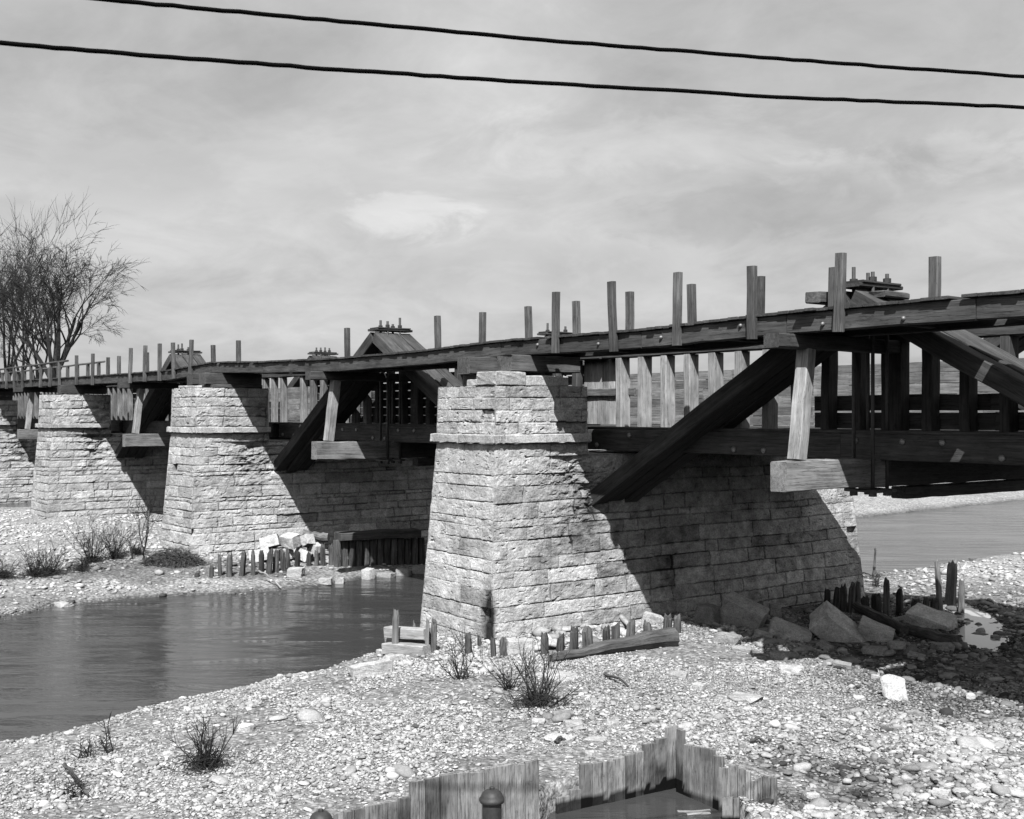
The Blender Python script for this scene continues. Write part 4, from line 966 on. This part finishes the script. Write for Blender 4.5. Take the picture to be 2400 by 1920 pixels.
# ------------------------------------------------------------------ overhead wires
def wire(pts, label):
    P = []; n = len(pts); xs = np.array([p[0] for p in pts], float); ys = np.array([p[1] for p in pts], float); ds = np.array([p[2] for p in pts], float)
    for px in np.linspace(xs[0], xs[-1], 90):
        py = np.interp(px, xs, ys); w = np.interp(px, xs, ds); u = (px-HX)/F*w; x, y = uw2xy(u, w); P.append((x, y, (HY-py)/F*w+random.uniform(-.004, .004)))
    mb = MB(); tube(mb, P, [.0172]*len(P), 8); return tag(mb.build('overhead_wire', M['wire'], smooth=True, origin=P[0]), label, 'wire', 'overhead wires')
wire([(-500, -60, 7.4), (0, -24, 8.0), (300, 4, 8.4), (700, 41, 8.8), (1200, 88, 9.3), (1800, 136, 9.9), (2400, 180, 10.6), (3000, 216, 11.4)], 'upper of the two black wires crossing the sky')
wire([(-500, 62, 7.4), (0, 101, 8.0), (400, 134, 8.4), (800, 164, 8.8), (1200, 190, 9.3), (1800, 226, 9.9), (2400, 252, 10.6), (3000, 270, 11.4)], 'lower of the two black wires crossing the sky')

# ------------------------------------------------------------------ lift everything, camera, light
for o in list(scene.objects):
    if o.parent is None: o.location.z += LIFT
cam = bpy.data.cameras.new('camera'); co = bpy.data.objects.new('camera', cam); COL.objects.link(co)
co.location = (0, 0, LIFT); cam.sensor_width = 36; cam.lens = 36*F/2400; cam.clip_end = 8000; cam.clip_start = .1; cam.shift_y = 10/2400
cam.dof.use_dof = True; cam.dof.focus_distance = 27; cam.dof.aperture_fstop = 4.5
co.rotation_euler = Vector((-CS, SN, 0)).to_track_quat('-Z', 'Y').to_euler()
scene.camera = co
sd = Vector((-.6, .544, -1)).normalized()
sl = bpy.data.lights.new('sun', 'SUN'); sl.energy = 5.0; sl.angle = R(.5); sl.color = (1, 1, 1)
so = bpy.data.objects.new('sun', sl); COL.objects.link(so); so.rotation_euler = sd.to_track_quat('-Z', 'Y').to_euler(); so.location = (0, -20, 60)
SKYK = 2.4
wd = bpy.data.worlds.new('World'); scene.world = wd; wd.use_nodes = True; nt = wd.node_tree; nt.nodes.clear()
out = nt.nodes.new('ShaderNodeOutputWorld'); bg = nt.nodes.new('ShaderNodeBackground'); nt.links.new(bg.outputs[0], out.inputs[0])
sky = nt.nodes.new('ShaderNodeTexSky'); sky.sky_type = 'NISHITA'; sky.sun_disc = False
el = math.asin(-sd.z); sky.sun_elevation = el; sky.sun_rotation = math.atan2(-sd.x, -sd.y); sky.air_density = 1.0; sky.dust_density = 1.0
bw = nt.nodes.new('ShaderNodeSeparateColor'); nt.links.new(sky.outputs[0], bw.inputs[0])   # blue-sensitive plate
tc = nt.nodes.new('ShaderNodeTexCoord'); sp = nt.nodes.new('ShaderNodeSeparateXYZ'); nt.links.new(tc.outputs['Generated'], sp.inputs[0])
zz = mth(nt, 'ADD', mth(nt, 'MAXIMUM', sp.outputs[2], 0.0), .30)
cx = mth(nt, 'DIVIDE', sp.outputs[0], zz); cyy = mth(nt, 'DIVIDE', sp.outputs[1], zz)
cv = nt.nodes.new('ShaderNodeCombineXYZ'); nt.links.new(cx, cv.inputs[0]); nt.links.new(cyy, cv.inputs[1])
n1 = noise(nt, cv.outputs[0], 1.7, 8, .6, .4); n2 = noise(nt, cv.outputs[0], .45, 4, .5)
cl = mth(nt, 'MULTIPLY', ramp(nt, n1, [(.30, .80), (.46, .97), (.60, 1.07), (.72, 1.2)]), ramp(nt, n2, [(.35, .9), (.65, 1.08)]))
v = mth(nt, 'MULTIPLY', mth(nt, 'POWER', bw.outputs[2], .35), cl)
v = mth(nt, 'MULTIPLY', v, SKYK)
n3 = noise(nt, cv.outputs[0], 5.0, 8, .62, .5)
def bank(px, py, wd, ht, amt, vin):
    d0 = Vector((-CS*F+SN*(px-HX), SN*F+CS*(px-HX), HY-py)).normalized(); e1 = Vector((d0.y, -d0.x, 0)).normalized(); e2 = e1.cross(d0)
    def dot(a):
        q = nt.nodes.new('ShaderNodeVectorMath'); q.operation = 'DOT_PRODUCT'; nt.links.new(tc.outputs['Generated'], q.inputs[0]); q.inputs[1].default_value = a; return q.outputs['Value']
    a = mth(nt, 'POWER', mth(nt, 'ABSOLUTE', mth(nt, 'MULTIPLY', dot(e1), F/wd)), 2); b_ = mth(nt, 'POWER', mth(nt, 'ABSOLUTE', mth(nt, 'MULTIPLY', dot(e2), F/ht)), 2)
    g = mth(nt, 'SUBTRACT', 1.0, mth(nt, 'ADD', a, b_)); g = mth(nt, 'ADD', g, mth(nt, 'MULTIPLY', mth(nt, 'SUBTRACT', n3, .5), 5.5)); 
    m = nt.nodes.new('ShaderNodeMapRange'); m.interpolation_type = 'SMOOTHSTEP'; nt.links.new(g, m.inputs[0]); m.inputs[1].default_value = -.1; m.inputs[2].default_value = .9; m.inputs[3].default_value = 0; m.inputs[4].default_value = amt
    front = nt.nodes.new('ShaderNodeMath'); front.operation = 'GREATER_THAN'; nt.links.new(dot(d0), front.inputs[0]); front.inputs[1].default_value = 0
    return mth(nt, 'MULTIPLY', vin, mth(nt, 'ADD', 1.0, mth(nt, 'MULTIPLY', m.outputs[0], front.outputs[0])))
v = bank(1800, 490, 360, 85, -.17, v); v = bank(930, 520, 160, 60, .17, v); v = bank(1250, 640, 420, 70, -.08, v); v = bank(500, 420, 420, 80, -.07, v); v = bank(1500, 330, 500, 90, .07, v); v = bank(2150, 380, 300, 60, .1, v)
v = mth(nt, 'MULTIPLY', v, ramp(nt, n3, [(.35, .90), (.65, 1.06)]))
nt.links.new(v, bg.inputs[0]); bg.inputs[1].default_value = .1
scene.view_settings.view_transform = 'Standard'; scene.view_settings.look = 'None'; scene.view_settings.exposure = .4; scene.view_settings.gamma = 1
scene.cycles.max_bounces = 6; scene.cycles.diffuse_bounces = 0
